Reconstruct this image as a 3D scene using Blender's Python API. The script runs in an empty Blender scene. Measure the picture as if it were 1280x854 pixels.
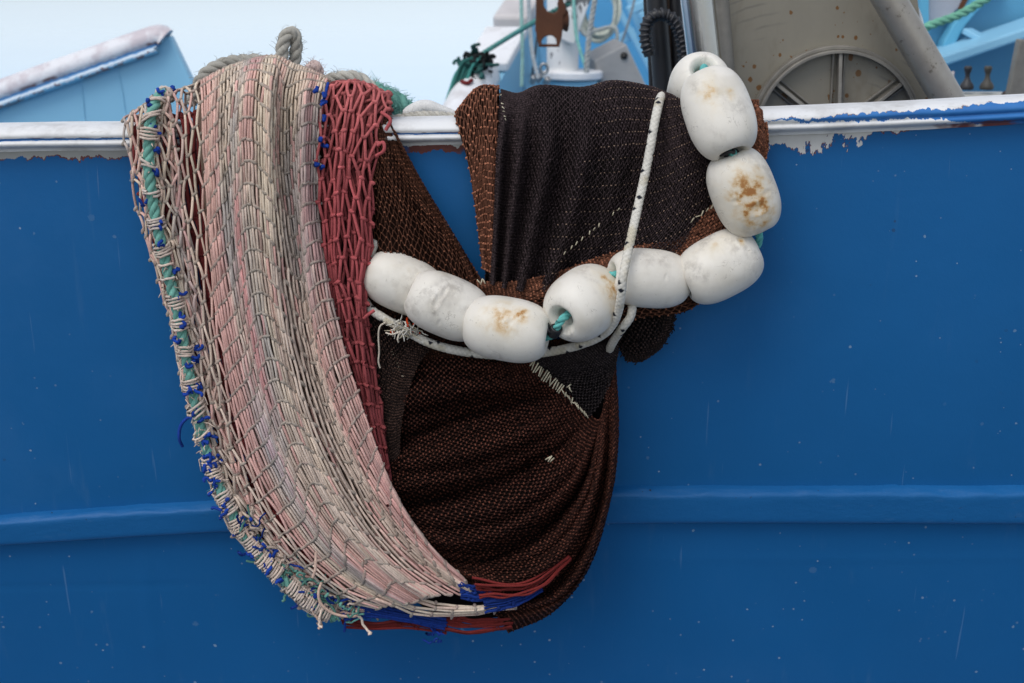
import bpy, math, numpy as np
from mathutils import Vector
rng = np.random.default_rng(7)
SC = bpy.context.scene
COL = SC.collection
R_ = math.radians

# ------------------------------------------------------------------ camera
TH = R_(15.0); DIST = 2.3; FPX = 1280 * 50 / 36.0
FWD = np.array([0, math.cos(TH), -math.sin(TH)])
UPV = np.array([0, math.sin(TH), math.cos(TH)])
RT = np.array([1.0, 0, 0])
CAM = -DIST * FWD
MM = DIST / FPX                       # metres per photo pixel near the hull

def P(p):
    """photo pixel + distance (mm) in front of the hull -> world point"""
    p = np.asarray(p, float)
    ray = FWD + ((p[..., 0:1] - 640) / FPX) * RT - ((p[..., 1:2] - 427) / FPX) * UPV
    t = (-p[..., 2:3] / 1000 - CAM[1]) / ray[..., 1:2]
    return CAM + ray * t

def B(px, py, y):
    """point for things further back: y metres behind the hull"""
    return P((px, py, -y * 1000.0))

# ------------------------------------------------------------------ noise
_L = np.random.default_rng(3).random((64, 64, 8))
def vn(x, y, s=0):
    x = np.asarray(x, float) + s * 7.31; y = np.asarray(y, float) + s * 3.17
    x, y = np.broadcast_arrays(x, y)
    xi = np.floor(x).astype(int); yi = np.floor(y).astype(int)
    fx = x - xi; fy = y - yi
    fx = fx * fx * (3 - 2 * fx); fy = fy * fy * (3 - 2 * fy)
    L = _L[..., s % 8]
    a = L[xi % 64, yi % 64]; b = L[(xi + 1) % 64, yi % 64]
    c = L[xi % 64, (yi + 1) % 64]; d = L[(xi + 1) % 64, (yi + 1) % 64]
    return (a * (1 - fx) + b * fx) * (1 - fy) + (c * (1 - fx) + d * fx) * fy
def fbm(x, y, s=0, o=4):
    t = 0; a = .5
    for k in range(o):
        t = t + a * vn(np.asarray(x) * 2**k, np.asarray(y) * 2**k, s + k); a *= .5
    return t / (1 - .5**o)
def sst(a, b, x):
    t = np.clip((np.asarray(x, float) - a) / (b - a), 0, 1); return t * t * (3 - 2 * t)
def lin(h):
    h = h.lstrip('#'); c = [int(h[i:i+2], 16) / 255 for i in (0, 2, 4)]
    return np.array([v / 12.92 if v <= .04045 else ((v + .055) / 1.055) ** 2.4 for v in c])

# ------------------------------------------------------------------ mesh building
class MB:
    def __init__(s): s.v = []; s.c = []; s.f4 = []; s.fn = []; s.n = 0; s.extra = {}
    def add(s, v, quads=None, polys=None, col=(.5, .5, .5)):
        v = np.asarray(v, float).reshape(-1, 3); n = len(v)
        c = np.broadcast_to(np.asarray(col, float), (n, 3))
        s.v.append(v); s.c.append(c)
        if quads is not None and len(quads): s.f4.append(np.asarray(quads, int).reshape(-1, 4) + s.n)
        if polys:
            for p in polys: s.fn.append([i + s.n for i in p])
        s.n += n
    def tubes(s, paths, rad, col, M=5, caps=False):
        """many tubes at once: paths (N,K,3)"""
        p = np.asarray(paths, float)
        if p.ndim == 2: p = p[None]
        N, K, _ = p.shape
        rad = np.broadcast_to(np.asarray(rad, float), (N, K))
        col = np.asarray(col, float)
        if col.ndim == 1: col = np.broadcast_to(col, (N, K, 3))
        elif col.ndim == 2: col = np.broadcast_to(col[:, None], (N, K, 3))
        t = np.gradient(p, axis=1); t /= np.linalg.norm(t, axis=2, keepdims=True) + 1e-12
        ref = np.array([.42, -.70, .58])
        n1 = np.cross(t, ref); n1 /= np.linalg.norm(n1, axis=2, keepdims=True) + 1e-9
        n2 = np.cross(t, n1)
        a = np.arange(M) * 2 * math.pi / M
        v = p[:, :, None] + rad[:, :, None, None] * (n1[:, :, None] * np.cos(a)[:, None] + n2[:, :, None] * np.sin(a)[:, None])
        c = np.broadcast_to(col[:, :, None], v.shape)
        i = np.arange(N)[:, None, None]; k = np.arange(K - 1)[None, :, None]; m = np.arange(M)[None, None]
        m2 = (m + 1) % M; b = (i * K + k) * M
        q = np.stack([b + m, b + m2, b + M + m2, b + M + m], -1)
        base = s.n
        s.add(v, q, col=c.reshape(-1, 3))
        if caps:
            for ii in range(N):
                s.fn.append([base + ii * K * M + x for x in range(M)][::-1])
                s.fn.append([base + (ii * K + K - 1) * M + x for x in range(M)])
    def grid(s, pts, col, closed_u=False):
        p = np.asarray(pts, float); U, V, _ = p.shape
        i = np.arange(U if closed_u else U - 1)[:, None]; j = np.arange(V - 1)[None]
        i2 = (i + 1) % U
        q = np.stack([i * V + j, i2 * V + j, i2 * V + j + 1, i * V + j + 1], -1)
        col = np.asarray(col, float)
        if col.ndim == 1: col = np.broadcast_to(col, p.shape)
        s.add(p, q, col=col.reshape(-1, 3))
    def box(s, c, sx, sy, sz, col=(.5, .5, .5), rot=None):
        o = np.array([[x, y, z] for x in (-1, 1) for y in (-1, 1) for z in (-1, 1)], float) * .5 * np.array([sx, sy, sz])
        if rot is not None: o = o @ np.asarray(rot).T
        s.add(o + np.asarray(c), polys=[(0, 1, 3, 2), (4, 6, 7, 5), (0, 4, 5, 1), (2, 3, 7, 6), (0, 2, 6, 4), (1, 5, 7, 3)], col=col)
    def beam(s, a, b, w, h, col=(.5, .5, .5), up=(0, 0, 1)):
        a = np.asarray(a, float); b = np.asarray(b, float); t = b - a; L = np.linalg.norm(t); t /= L
        x = np.cross(t, up); x /= np.linalg.norm(x); z = np.cross(x, t)
        s.box((a + b) / 2, w, L, h, col, np.stack([x, t, z], 1))
    def prism(s, pts, ext, col=(.5, .5, .5)):
        """closed outline (n,3) extruded by vector ext"""
        p = np.asarray(pts, float); n = len(p)
        polys = [tuple(range(n)), tuple(range(2 * n - 1, n - 1, -1))] + [(i, i + n, (i + 1) % n + n, (i + 1) % n) for i in range(n)]
        s.add(np.concatenate([p, p + np.asarray(ext)]), polys=polys, col=col)
    def lathe(s, prof, M, A, axis, col, ref=(0, 0, 1)):
        """prof: (K,2) of (t along axis, radius) metres"""
        axis = np.asarray(axis, float); axis = axis / np.linalg.norm(axis)
        x = np.cross(axis, ref); x /= np.linalg.norm(x); y = np.cross(axis, x)
        a = np.arange(M) * 2 * math.pi / M
        prof = np.asarray(prof, float)
        v = np.asarray(A) + prof[None, :, 0:1] * axis + prof[None, :, 1:2] * (np.cos(a)[:, None, None] * x + np.sin(a)[:, None, None] * y)
        s.grid(v, col, closed_u=True)
    def build(s, name, mat, parent=None, smooth=True, bevel=0):
        V = np.concatenate(s.v); Cc = np.concatenate(s.c)
        q = parent
        while q is not None: V = V - np.array(q.location); q = q.parent
        me = bpy.data.meshes.new(name)
        F4 = np.concatenate(s.f4) if s.f4 else np.zeros((0, 4), int)
        nl = F4.size + sum(len(f) for f in s.fn); nf = len(F4) + len(s.fn)
        me.vertices.add(len(V)); me.vertices.foreach_set('co', V.astype(np.float32).ravel())
        me.loops.add(nl)
        li = np.concatenate([F4.ravel()] + [np.asarray(f) for f in s.fn]) if s.fn else F4.ravel()
        me.loops.foreach_set('vertex_index', li.astype(np.int32))
        me.polygons.add(nf)
        ls = np.concatenate([np.full(len(F4), 4), np.array([len(f) for f in s.fn], int)])
        st = np.concatenate([[0], np.cumsum(ls)[:-1]]) if nf else np.zeros(0)
        me.polygons.foreach_set('loop_start', st.astype(np.int32))
        me.polygons.foreach_set('use_smooth', np.full(nf, smooth))
        me.update(calc_edges=True); me.validate()
        at = me.attributes.new('Col', 'FLOAT_COLOR', 'POINT')
        at.data.foreach_set('color', np.concatenate([Cc, np.ones((len(Cc), 1))], 1).astype(np.float32).ravel())
        for k, arr in s.extra.items():
            e = me.attributes.new(k, 'FLOAT', 'POINT'); e.data.foreach_set('value', np.asarray(arr, np.float32).ravel())
        if mat: me.materials.append(mat)
        o = bpy.data.objects.new(name, me); COL.objects.link(o)
        if parent is not None: o.parent = parent
        if bevel:
            m = o.modifiers.new('bevel', 'BEVEL'); m.width = bevel; m.segments = 2; m.limit_method = 'ANGLE'
            m.harden_normals = False
        return o

def tag(o, label=None, cat=None, group=None, kind=None):
    if label: o['label'] = label
    if cat: o['category'] = cat
    if group: o['group'] = group
    if kind: o['kind'] = kind
    return o
def thing(name, loc, label, cat, group=None):
    e = bpy.data.objects.new(name, None); COL.objects.link(e); e.location = tuple(loc); e.empty_display_size = .05
    return tag(e, label, cat, group)

# ------------------------------------------------------------------ curves
def spline(pts, n):
    p = np.asarray(pts, float); k = len(p)
    d = np.concatenate([[0], np.cumsum(np.linalg.norm(np.diff(p, axis=0), axis=1) + 1e-9)])
    m = np.zeros_like(p)
    m[1:-1] = (p[2:] - p[:-2]) / (d[2:] - d[:-2])[:, None]
    m[0] = (p[1] - p[0]) / (d[1] - d[0]); m[-1] = (p[-1] - p[-2]) / (d[-1] - d[-2])
    t = np.linspace(0, d[-1], n); i = np.clip(np.searchsorted(d, t, 'right') - 1, 0, k - 2)
    h = (d[i + 1] - d[i])[:, None]; x = ((t - d[i])[:, None]) / h
    return ((2*x**3 - 3*x**2 + 1) * p[i] + (x**3 - 2*x**2 + x) * h * m[i] + (-2*x**3 + 3*x**2) * p[i+1] + (x**3 - x**2) * h * m[i+1])
def resample(p, n):
    d = np.concatenate([[0], np.cumsum(np.linalg.norm(np.diff(p, axis=0), axis=1))])
    t = np.linspace(0, d[-1], n)
    return np.stack([np.interp(t, d, p[:, k]) for k in range(p.shape[1])], 1)
def curve(pts, n): return resample(spline(pts, n * 4), n)
def frames(p):
    t = np.gradient(p, axis=0); t /= np.linalg.norm(t, axis=1, keepdims=True) + 1e-12
    n = np.zeros_like(p); r = np.array([.3, -.8, .5]); r = r - t[0] * (r @ t[0]); n[0] = r / np.linalg.norm(r)
    for i in range(1, len(p)):
        r = n[i-1] - t[i] * (n[i-1] @ t[i]); n[i] = r / (np.linalg.norm(r) + 1e-12)
    return t, n, np.cross(t, n)
def twisted(mb, path, R, pitch, col, strands=3, M=7, seed=0, jit=.12, fuzz=0, fcol=None):
    """laid rope round a world path"""
    L = np.linalg.norm(np.diff(path, axis=0), axis=1).sum()
    n = int(max(24, L / pitch * 14)); p = resample(path, n); t, a, b = frames(p)
    ph = np.linspace(0, L / pitch * 2 * math.pi, n)
    rr = R * (1 + jit * (fbm(np.arange(n) * .08, seed * 5.3, 2) - .5))[:, None]
    col = np.asarray(col, float)
    for k in range(strands):
        q = ph + k * 2 * math.pi / strands
        c = p + rr * .5 * (a * np.cos(q)[:, None] + b * np.sin(q)[:, None])
        cc = col * (0.82 + .36 * vn(np.arange(n)[:, None] * .35, k * 9.1 + seed, 1))
        mb.tubes(c[None], rr[:, 0][None] * .56, cc[None], M=M)
    if fuzz:
        i = rng.integers(1, n - 1, fuzz); an = rng.random(fuzz) * 6.28
        rad = a[i] * np.cos(an)[:, None] + b[i] * np.sin(an)[:, None]
        o = p[i] + rad * R * .95; ln = R * (.25 + .55 * rng.random(fuzz))[:, None]
        d = rad + t[i] * rng.normal(0, .9, (fuzz, 1)) + rng.normal(0, .3, (fuzz, 3))
        d2 = d + np.array([0, 0, -.7]) + rng.normal(0, .5, (fuzz, 3))
        pts = np.stack([o, o + d * ln * .5, o + d * ln * .5 + d2 * ln * .5], 1)
        mb.tubes(pts, np.array([.00035, .0003, .0002]), col if fcol is None else fcol, M=3)
def plain(mb, path, R, col, M=8, n=60, taper=False, caps=True):
    p = resample(path, n); t, a, b = frames(p); an = np.arange(M) * 2 * math.pi / M
    R = np.broadcast_to(R, (n,)).astype(float).copy()
    v = p[None] + R[None, :, None] * (a[None] * np.cos(an)[:, None, None] + b[None] * np.sin(an)[:, None, None])
    base = mb.n
    mb.grid(v, col, closed_u=True)
    if caps:
        mb.fn.append([base + m * n for m in range(M)]); mb.fn.append([base + m * n + n - 1 for m in range(M)][::-1])
def braided(mb, path, R, col, fleck, seed=0, pitch=.030):
    """braided rope: plaited relief and dark tracer flecks along the strands"""
    L = np.linalg.norm(np.diff(path, axis=0), axis=1).sum(); n = int(L / .0011); M = 26
    p = resample(path, n); t, a, b = frames(p)
    s = (np.linspace(0, L, n) / pitch)[None]; an = (np.arange(M) / M)[:, None]
    A = (s * 4 + an * 4); Bq = (s * 4 - an * 4)
    ov = np.floor(A) + np.floor(Bq)
    h = np.where(ov % 2 == 0, np.abs(np.sin(math.pi * A)) ** .6 * .8 + .2 * np.abs(np.sin(math.pi * Bq)), np.abs(np.sin(math.pi * Bq)) ** .6 * .8 + .2 * np.abs(np.sin(math.pi * A)))
    h = h + .25 * (vn(s * 30, an * 26, 3) - .5)
    rr = R * (.88 + .13 * h) * (1 + .05 * (vn(s * 2.2, 0 * an, seed) - .5))
    v = p[None] + rr[..., None] * (a[None] * np.cos(an * 2 * math.pi)[..., None] + b[None] * np.sin(an * 2 * math.pi)[..., None])
    c = np.asarray(col) * (.72 + .28 * h + .22 * (fbm(s * 3, an * 3, seed) - .5))[..., None]
    dirt = sst(.52, .75, fbm(s * 1.3, an * 1.5 + 4, seed + 1))
    c = c * (1 - dirt[..., None] * np.array([.18, .22, .32]))
    m = ((np.floor(A) % 5) == 0) & ((np.floor(Bq + .0) % 4) == 2) & (ov % 2 == 0)
    m |= ((np.floor(A) % 8) == 3) & ((np.floor(Bq) % 4) == 0) & (ov % 2 == 1)
    c = np.where(m[..., None], np.asarray(fleck), c)
    base = mb.n; mb.grid(v, c, closed_u=True)
    mb.fn.append([base + k * n for k in range(M)]); mb.fn.append([base + k * n + n - 1 for k in range(M)][::-1])
    return p

# ------------------------------------------------------------------ draped sheets and nets
class Sheet:
    """surface through hanging guide lines (photo px, px, mm off the hull)"""
    def __init__(s, guides, us=None, nu=160, nv=300, fold=None, warp=None):
        g = np.stack([curve(np.array(q, float), nv) for q in guides])
        us = np.linspace(0, 1, len(g)) if us is None else np.array(us, float)
        U = np.linspace(0, 1, nu)
        if len(g) == 2: G = g[0][None] * (1 - U)[:, None, None] + g[1][None] * U[:, None, None]
        else:
            m = np.zeros_like(g)
            m[1:-1] = (g[2:] - g[:-2]) / (us[2:] - us[:-2])[:, None, None]
            m[0] = (g[1] - g[0]) / (us[1] - us[0]); m[-1] = (g[-1] - g[-2]) / (us[-1] - us[-2])
            i = np.clip(np.searchsorted(us, U, 'right') - 1, 0, len(us) - 2)
            h = (us[i+1] - us[i])[:, None, None]; x = ((U - us[i]) / (us[i+1] - us[i]))[:, None, None]
            G = ((2*x**3-3*x**2+1)*g[i] + (x**3-2*x**2+x)*h*m[i] + (-2*x**3+3*x**2)*g[i+1] + (x**3-x**2)*h*m[i+1])
        if fold is not None:
            uu, vv = np.meshgrid(U, np.linspace(0, 1, nv), indexing='ij')
            G = G + np.stack(np.broadcast_arrays(*fold(uu, vv)), -1)
        s.G = G; s.nu = nu; s.nv = nv; s.warp = warp
    def __call__(s, u, v):
        u = np.clip(np.asarray(u, float), 0, 1); v = np.asarray(v, float)
        if s.warp is not None: v = v + s.warp(u, v)
        v = np.clip(v, 0, 1)
        x = u * (s.nu - 1); y = v * (s.nv - 1)
        i = np.clip(x.astype(int), 0, s.nu - 2); j = np.clip(y.astype(int), 0, s.nv - 2)
        fx = (x - i)[..., None]; fy = (y - j)[..., None]; G = s.G
        return (G[i, j]*(1-fx) + G[i+1, j]*fx)*(1-fy) + (G[i, j+1]*(1-fx) + G[i+1, j+1]*fx)*fy

def net(mb, sh, N, R, r, rk, colfn, v0=0., v1=1., ju=.12, jv=.06, kw=None, M=5, K=5, slack=3., knot=True, kcol=None, dd=0., kwf=None, kl=1.3, phase=0., u0=0., u1=1., seed=0, drop=0., umap=None):
    """diamond mesh on a sheet: N meshes across, R rows of knots; r, rk in px"""
    g = np.random.default_rng(100 + seed)
    i = np.arange(N + 1)[:, None]; j = np.arange(R + 1)[None]
    uu = (i + .5 * (j % 2) + phase + g.normal(0, ju, (N + 1, R + 1))) / (N + .5)
    uu = np.clip(uu, 0, 1)
    if umap is not None: uu = umap(uu)
    vv = v0 + (v1 - v0) * (j + g.normal(0, jv, (N + 1, R + 1)) + 0 * i) / R
    U = u0 + (u1 - u0) * uu
    X = sh(U, vv); X[..., 2] += dd
    e = .004; T = sh(U + e, vv) - sh(U - e, vv); T[..., 2] *= .8
    T /= np.linalg.norm(T[..., :2], axis=-1, keepdims=True) + 1e-6
    if kwf is not None:
        sp = np.linalg.norm((sh(U + .5 * (u1 - u0) / N, vv) - sh(U - .5 * (u1 - u0) / N, vv))[..., :2], axis=-1)
        KW = np.clip(sp * kwf, .5, 6)
    else: KW = np.full(X.shape[:2], r * 1.0 if kw is None else kw)
    segs = []
    for j0 in range(R):
        a = np.arange(N + 1)
        for off in ((-1, 0) if j0 % 2 == 0 else (0, 1)):
            b = a + off; ok = (b >= 0) & (b <= N)
            if drop: ok &= g.random(N + 1) > drop
            sgn = (1 if off == (0 if j0 % 2 == 0 else 1) else -1)
            segs.append(np.stack([a[ok], np.full(ok.sum(), j0), b[ok], np.full(ok.sum(), sgn)], 1))
    S = np.concatenate(segs); n = len(S)
    a, j0, b, sg = S.T
    p0 = X[a, j0] + T[a, j0] * (sg * KW[a, j0])[:, None]
    p1 = X[b, j0 + 1] - T[b, j0 + 1] * (sg * KW[b, j0 + 1])[:, None]
    t = np.linspace(0, 1, K)[None, :, None]
    tl = t * t * (3 - 2 * t) * .5 + t * .5
    pts = p0[:, None] * (1 - t) + p1[:, None] * t
    lat = (p1 - p0)[:, None] * (tl - t); lat[..., 2] = 0
    pts = pts + lat
    bell = np.sin(math.pi * t[..., 0])
    pts[..., 2] += bell * (g.random((n, 1)) * slack + .2)
    pts[..., 0] += bell * g.normal(0, .16 * slack, (n, 1))
    um = (U[a, j0] + U[b, j0 + 1]) / 2; vm = (vv[a, j0] + vv[b, j0 + 1]) / 2
    c = colfn(um, vm, g)
    rad = r * MM * (1 + g.normal(0, .08, (n, 1))) * np.ones((1, K))
    mb.tubes(P(pts), rad, c, M=M)
    if knot:
        x = X.reshape(-1, 3); tt = T.reshape(-1, 3); nk = len(x)
        w = rk * 1.05
        o = np.array([-kl, -.42 * kl, .42 * kl, kl])[None, :, None] * w * tt[:, None]
        kp = x[:, None] + o; kp[..., 2] += rk * .5
        kp[..., 1] += g.normal(0, rk * .18, (nk, 4))
        kc = colfn(U.reshape(-1), vv.reshape(-1), g) if kcol is None else kcol(U.reshape(-1), vv.reshape(-1), g)
        mb.tubes(P(kp), np.array([.45, 1., 1., .45]) * rk * MM, kc, M=M)
    return X, U, vv

def backing(mb, sh, dd, col, v0=0., v1=1., u0=0., u1=1., nu=70, nv=110):
    u, v = np.meshgrid(np.linspace(u0, u1, nu), np.linspace(v0, v1, nv), indexing='ij')
    X = sh(u, v); X[..., 2] += dd
    mb.grid(P(X), col)

# ------------------------------------------------------------------ materials
class NT:
    def __init__(s, name):
        s.m = bpy.data.materials.new(name); s.m.use_nodes = True; s.t = s.m.node_tree
        s.b = s.t.nodes['Principled BSDF']
    def n(s, ty, **kw):
        nd = s.t.nodes.new('ShaderNode' + ty)
        for k, v in kw.items():
            if hasattr(nd, k) and k not in nd.inputs: setattr(nd, k, v)
            else: s.set(nd, k.replace('_', ' '), v)
        return nd
    def set(s, nd, k, v):
        inp = nd.inputs[int(k[1:])] if k[0] == 'i' and k[1:].isdigit() else nd.inputs[k]
        if isinstance(v, bpy.types.NodeSocket): s.t.links.new(v, inp)
        else:
            if hasattr(v, '__len__') and len(v) == 3 and inp.type == 'RGBA': v = (*v, 1)
            inp.default_value = v
    def math(s, op, a, b=0., clamp=False):
        nd = s.n('Math', operation=op, use_clamp=clamp); s.set(nd, 'i0', a); s.set(nd, 'i1', b); return nd.outputs[0]
    def attr(s, name): return s.n('Attribute', attribute_name=name)
    def noise(s, scale, detail=4, rough=.55, vec=None, dist=0.):
        nd = s.n('TexNoise'); nd.inputs['Scale'].default_value = scale; nd.inputs['Detail'].default_value = detail
        nd.inputs['Roughness'].default_value = rough; nd.inputs['Distortion'].default_value = dist
        if vec is not None: s.t.links.new(vec, nd.inputs['Vector'])
        return nd.outputs['Fac']
    def obj(s, scale=(1, 1, 1), loc=(0, 0, 0)):
        tc = s.n('TexCoord'); mp = s.n('Mapping'); s.t.links.new(tc.outputs['Object'], mp.inputs['Vector'])
        mp.inputs['Scale'].default_value = scale; mp.inputs['Location'].default_value = loc; return mp.outputs[0]
    def step(s, x, a, b):
        nd = s.n('MapRange'); nd.interpolation_type = 'SMOOTHSTEP'
        s.set(nd, 'i0', x); s.set(nd, 'i1', a); s.set(nd, 'i2', b); return nd.outputs[0]
    def mix(s, f, a, b, mode='MIX'):
        nd = s.n('Mix'); nd.data_type = 'RGBA'; nd.blend_type = mode; nd.clamp_factor = True
        s.set(nd, 'i0', f); s.set(nd, 'i6', a); s.set(nd, 'i7', b); return nd.outputs[2]
    def ramp(s, x, pts):
        nd = s.n('ValToRGB'); e = nd.color_ramp.elements
        while len(e) < len(pts): e.new(.5)
        for q, (p, v) in zip(e, pts):
            q.position = p; q.color = (v, v, v, 1) if np.isscalar(v) else (*v, 1)
        s.set(nd, 'i0', x); return nd.outputs[0]
    def bump(s, h, strength=.3, dist=.002):
        nd = s.n('Bump'); nd.inputs['Strength'].default_value = strength; nd.inputs['Distance'].default_value = dist
        s.set(nd, 'Height', h); s.set(s.b, 'Normal', nd.outputs[0])
    def out(s, col, rough=.6, metal=0., spec=.5):
        s.set(s.b, 'Base Color', col); s.set(s.b, 'Roughness', rough); s.set(s.b, 'Metallic', metal)
        s.set(s.b, 'Specular IOR Level', spec); return s.m

def twine_mat(name, amt=.35, scale=260., rough=.9, bump=.5, spec=.2):
    m = NT(name); c = m.attr('Col').outputs['Color']
    n = m.noise(scale, 3, .6, m.obj((1, 1, .45)))
    f = m.math('MULTIPLY_ADD', n, amt * 2); m.t.nodes[-1].inputs[2].default_value = 1 - amt
    hs = m.n('VectorMath', operation='SCALE'); m.t.links.new(c, hs.inputs[0]); m.t.links.new(f, hs.inputs['Scale'])
    m.bump(m.noise(scale * 3, 2, .6), bump, .0015)
    return m.out(hs.outputs[0], rough, 0, spec)
def flat_mat(name, col, rough=.6, metal=0., vary=.12, scale=6., bump=.15, bscale=80., spec=.5, bd=.002):
    m = NT(name); n = m.noise(scale, 5, .6, m.obj())
    c = m.mix(n, tuple(np.asarray(col) * (1 - vary * 1.6)), tuple(np.asarray(col) * (1 + vary)))
    if bump: m.bump(m.noise(bscale, 4, .6, m.obj()), bump, bd)
    return m.out(c, rough, metal, spec)
def vcol_mat(name, rough=.6, metal=0., bump=.2, bscale=120., spec=.5, amt=.15):
    m = NT(name); c = m.attr('Col').outputs['Color']
    n = m.noise(30, 5, .6, m.obj()); f = m.math('MULTIPLY_ADD', n, amt * 2); m.t.nodes[-1].inputs[2].default_value = 1 - amt
    hs = m.n('VectorMath', operation='SCALE'); m.t.links.new(c, hs.inputs[0]); m.t.links.new(f, hs.inputs['Scale'])
    if bump: m.bump(m.noise(bscale, 4, .6, m.obj()), bump, .002)
    return m.out(hs.outputs[0], rough, metal, spec)

TWINE = twine_mat('net_twine')
FINE = twine_mat('fine_net_twine', .4, 320., .9, .3, .12)
ROPE = twine_mat('rope_fibre', .25, 400., .85, .4)
BRAID = twine_mat('braided_rope_fibre', .12, 500., .8, .3)

BLUE = np.array([.007, .105, .295])
# ================================================================== THE FISHING BOAT
ZW = -1.35                                             # water level
def interp(x, pts): p = np.array(pts, float); return np.interp(x, p[:, 0], p[:, 1])
RAILTOP = [(-900, 178), (0, 157.5), (150, 156), (350, 153), (560, 149), (955, 138), (1120, 131), (1280, 122), (2200, 70)]
def rail_py(px):
    k = np.linspace(-90, 90, 13); return np.mean([interp(px + q, RAILTOP) for q in k], axis=0)
boat = thing('fishing_boat', (0, .8, ZW), 'blue steel fishing boat with chipped white gunwale filling the view, draped with nets', 'fishing boat')

# ---- hull plating
m = NT('hull_paint')
s_ = m.attr('s').outputs['Fac']; h_ = m.attr('h').outputs['Fac']
base = m.mix(m.noise(3.0, 5, .6, m.obj()), tuple(BLUE * .90), tuple(BLUE * 1.08))
streak = m.noise(26, 4, .6, m.obj((1, 1, .06)))
base = m.mix(m.math('MULTIPLY', m.step(streak, .60, .80), .16), base, (.12, .22, .36))
# rubbed, faded patches
base = m.mix(m.math('MULTIPLY', m.step(m.noise(1.7, 6, .65, m.obj((1, 1, .8), (3, 0, 2))), .5, .75), .14), base, (.075, .20, .42))
# fine slanting scuffs
sc_vec = m.n('Mapping'); tcn = m.n('TexCoord'); m.t.links.new(tcn.outputs['Object'], sc_vec.inputs['Vector'])
sc_vec.inputs['Rotation'].default_value = (0, R_(9), 0); sc_vec.inputs['Scale'].default_value = (120, 1, 4.5)
scuff = m.step(m.noise(1.0, 2, .5, sc_vec.outputs[0]), .72, .78)
base = m.mix(m.math('MULTIPLY', scuff, .13), base, (.35, .5, .7))
# salt and dirt specks
for sc, th, colr, key in ((17, .13, (.34, .44, .52), .42), (34, .10, (.40, .46, .52), .5), (11, .11, (.20, .30, .40), .35), (26, .08, (.03, .02, .02), .62), (60, .12, (.45, .5, .55), .72)):
    vo = m.n('TexVoronoi'); vo.inputs['Scale'].default_value = sc; m.t.links.new(m.obj((1, .05, 1), (sc * .13, 0, sc * .29)), vo.inputs['Vector'])
    rnd = m.n('SeparateColor'); m.t.links.new(vo.outputs['Color'], rnd.inputs[0])
    dsz = m.math('MULTIPLY', rnd.outputs['Green'], th)
    dd_ = m.math('ADD', vo.outputs['Distance'], m.math('MULTIPLY', m.math('SUBTRACT', m.noise(140, 3, .6, m.obj()), .5), .10))
    sp = m.math('MULTIPLY', m.math('LESS_THAN', dd_, dsz), m.math('GREATER_THAN', rnd.outputs['Red'], key))
    sp = m.math('MULTIPLY', sp, m.step(m.noise(2.6, 4, .6, m.obj((1, 1, 1), (sc * .7, 0, sc * .3))), .42, .62))
    base = m.mix(m.math('MULTIPLY', sp, .5), base, colr)
drip = m.math('MULTIPLY', m.step(m.noise(1., 2, .5, m.obj((75, 1, 3.0), (2, 0, 1))), .70, .74), m.step(m.math('ADD', h_, m.math('MULTIPLY', m.noise(40, 2, .5, m.obj((1, 1, .02))), 120.)), 175., 130.))
base = m.mix(m.math('MULTIPLY', drip, .45), base, (.42, .47, .50))
# chipped paint under the rail
T = m.math('MULTIPLY', m.ramp(s_, [(0, .49), (.03, .50), (.13, .51), (.40, .41), (.52, .40), (.735, .42), (.75, .50), (.83, .50), (.87, .40), (.92, .34), (1, .32)]), 100.)
amp = m.math('MULTIPLY', m.ramp(s_, [(0, .22), (.14, .22), (.2, .14), (.7, .22), (.745, .75), (.82, .75), (.87, .30), (.9, .08), (1, .02)]), 100.)
jag = m.math('SUBTRACT', m.noise(70, 6, .65, m.obj((1.3, 1, .55))), .5)
jag2 = m.math('SUBTRACT', m.noise(26, 4, .6, m.obj((1, 1, .8), (5, 1, 1))), .5)
hj = m.math('ADD', h_, m.math('MULTIPLY', m.math('ADD', jag, m.math('MULTIPLY', jag2, 1.4)), amp))
under = m.math('LESS_THAN', hj, T)
ramp_rw = m.ramp(s_, [(0, 2.2), (.15, 2.2), (.4, 10.), (.5, 10.), (.72, 7), (.75, 1.6), (1, 3.0)])
for e in m.t.nodes[-1].color_ramp.elements: e.color = tuple([e.color[0] / 20] * 3) + (1,)
rw = m.math('MULTIPLY', ramp_rw, 20.)
rust = m.math('LESS_THAN', m.math('ADD', hj, m.math('MULTIPLY', m.math('SUBTRACT', m.noise(190, 3, .6, m.obj((1, 1, .4))), .5), 9.)), m.math('ADD', T, rw))
rust = m.math('MULTIPLY', rust, m.step(m.noise(16, 3, .6, m.obj((1, 1, 1), (8, 0, 0))), .38, .5))
base = m.mix(rust, base, m.mix(m.noise(120, 4, .6, m.obj()), (.07, .025, .025), (.20, .06, .045)))
prim = m.mix(m.step(s_, .2, .7), (.36, .36, .34), (.66, .65, .62))
prim = m.mix(m.math('MULTIPLY', m.noise(34, 4, .65, m.obj((1, 1, .5))), .5), prim, (.30, .29, .27))
base = m.mix(under, base, prim)
hgt = m.math('ADD', m.math('MULTIPLY', m.noise(320, 3, .6, m.obj()), .35), m.math('MULTIPLY', m.noise(28, 5, .6, m.obj()), 1.0))
hgt = m.math('ADD', hgt, m.math('MULTIPLY', under, .9))
m.bump(hgt, .22, .0022)
HULLM = m.out(base, m.math('ADD', m.math('MULTIPLY', m.noise(9, 4, .6, m.obj()), .22), .40), 0, .22)

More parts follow.
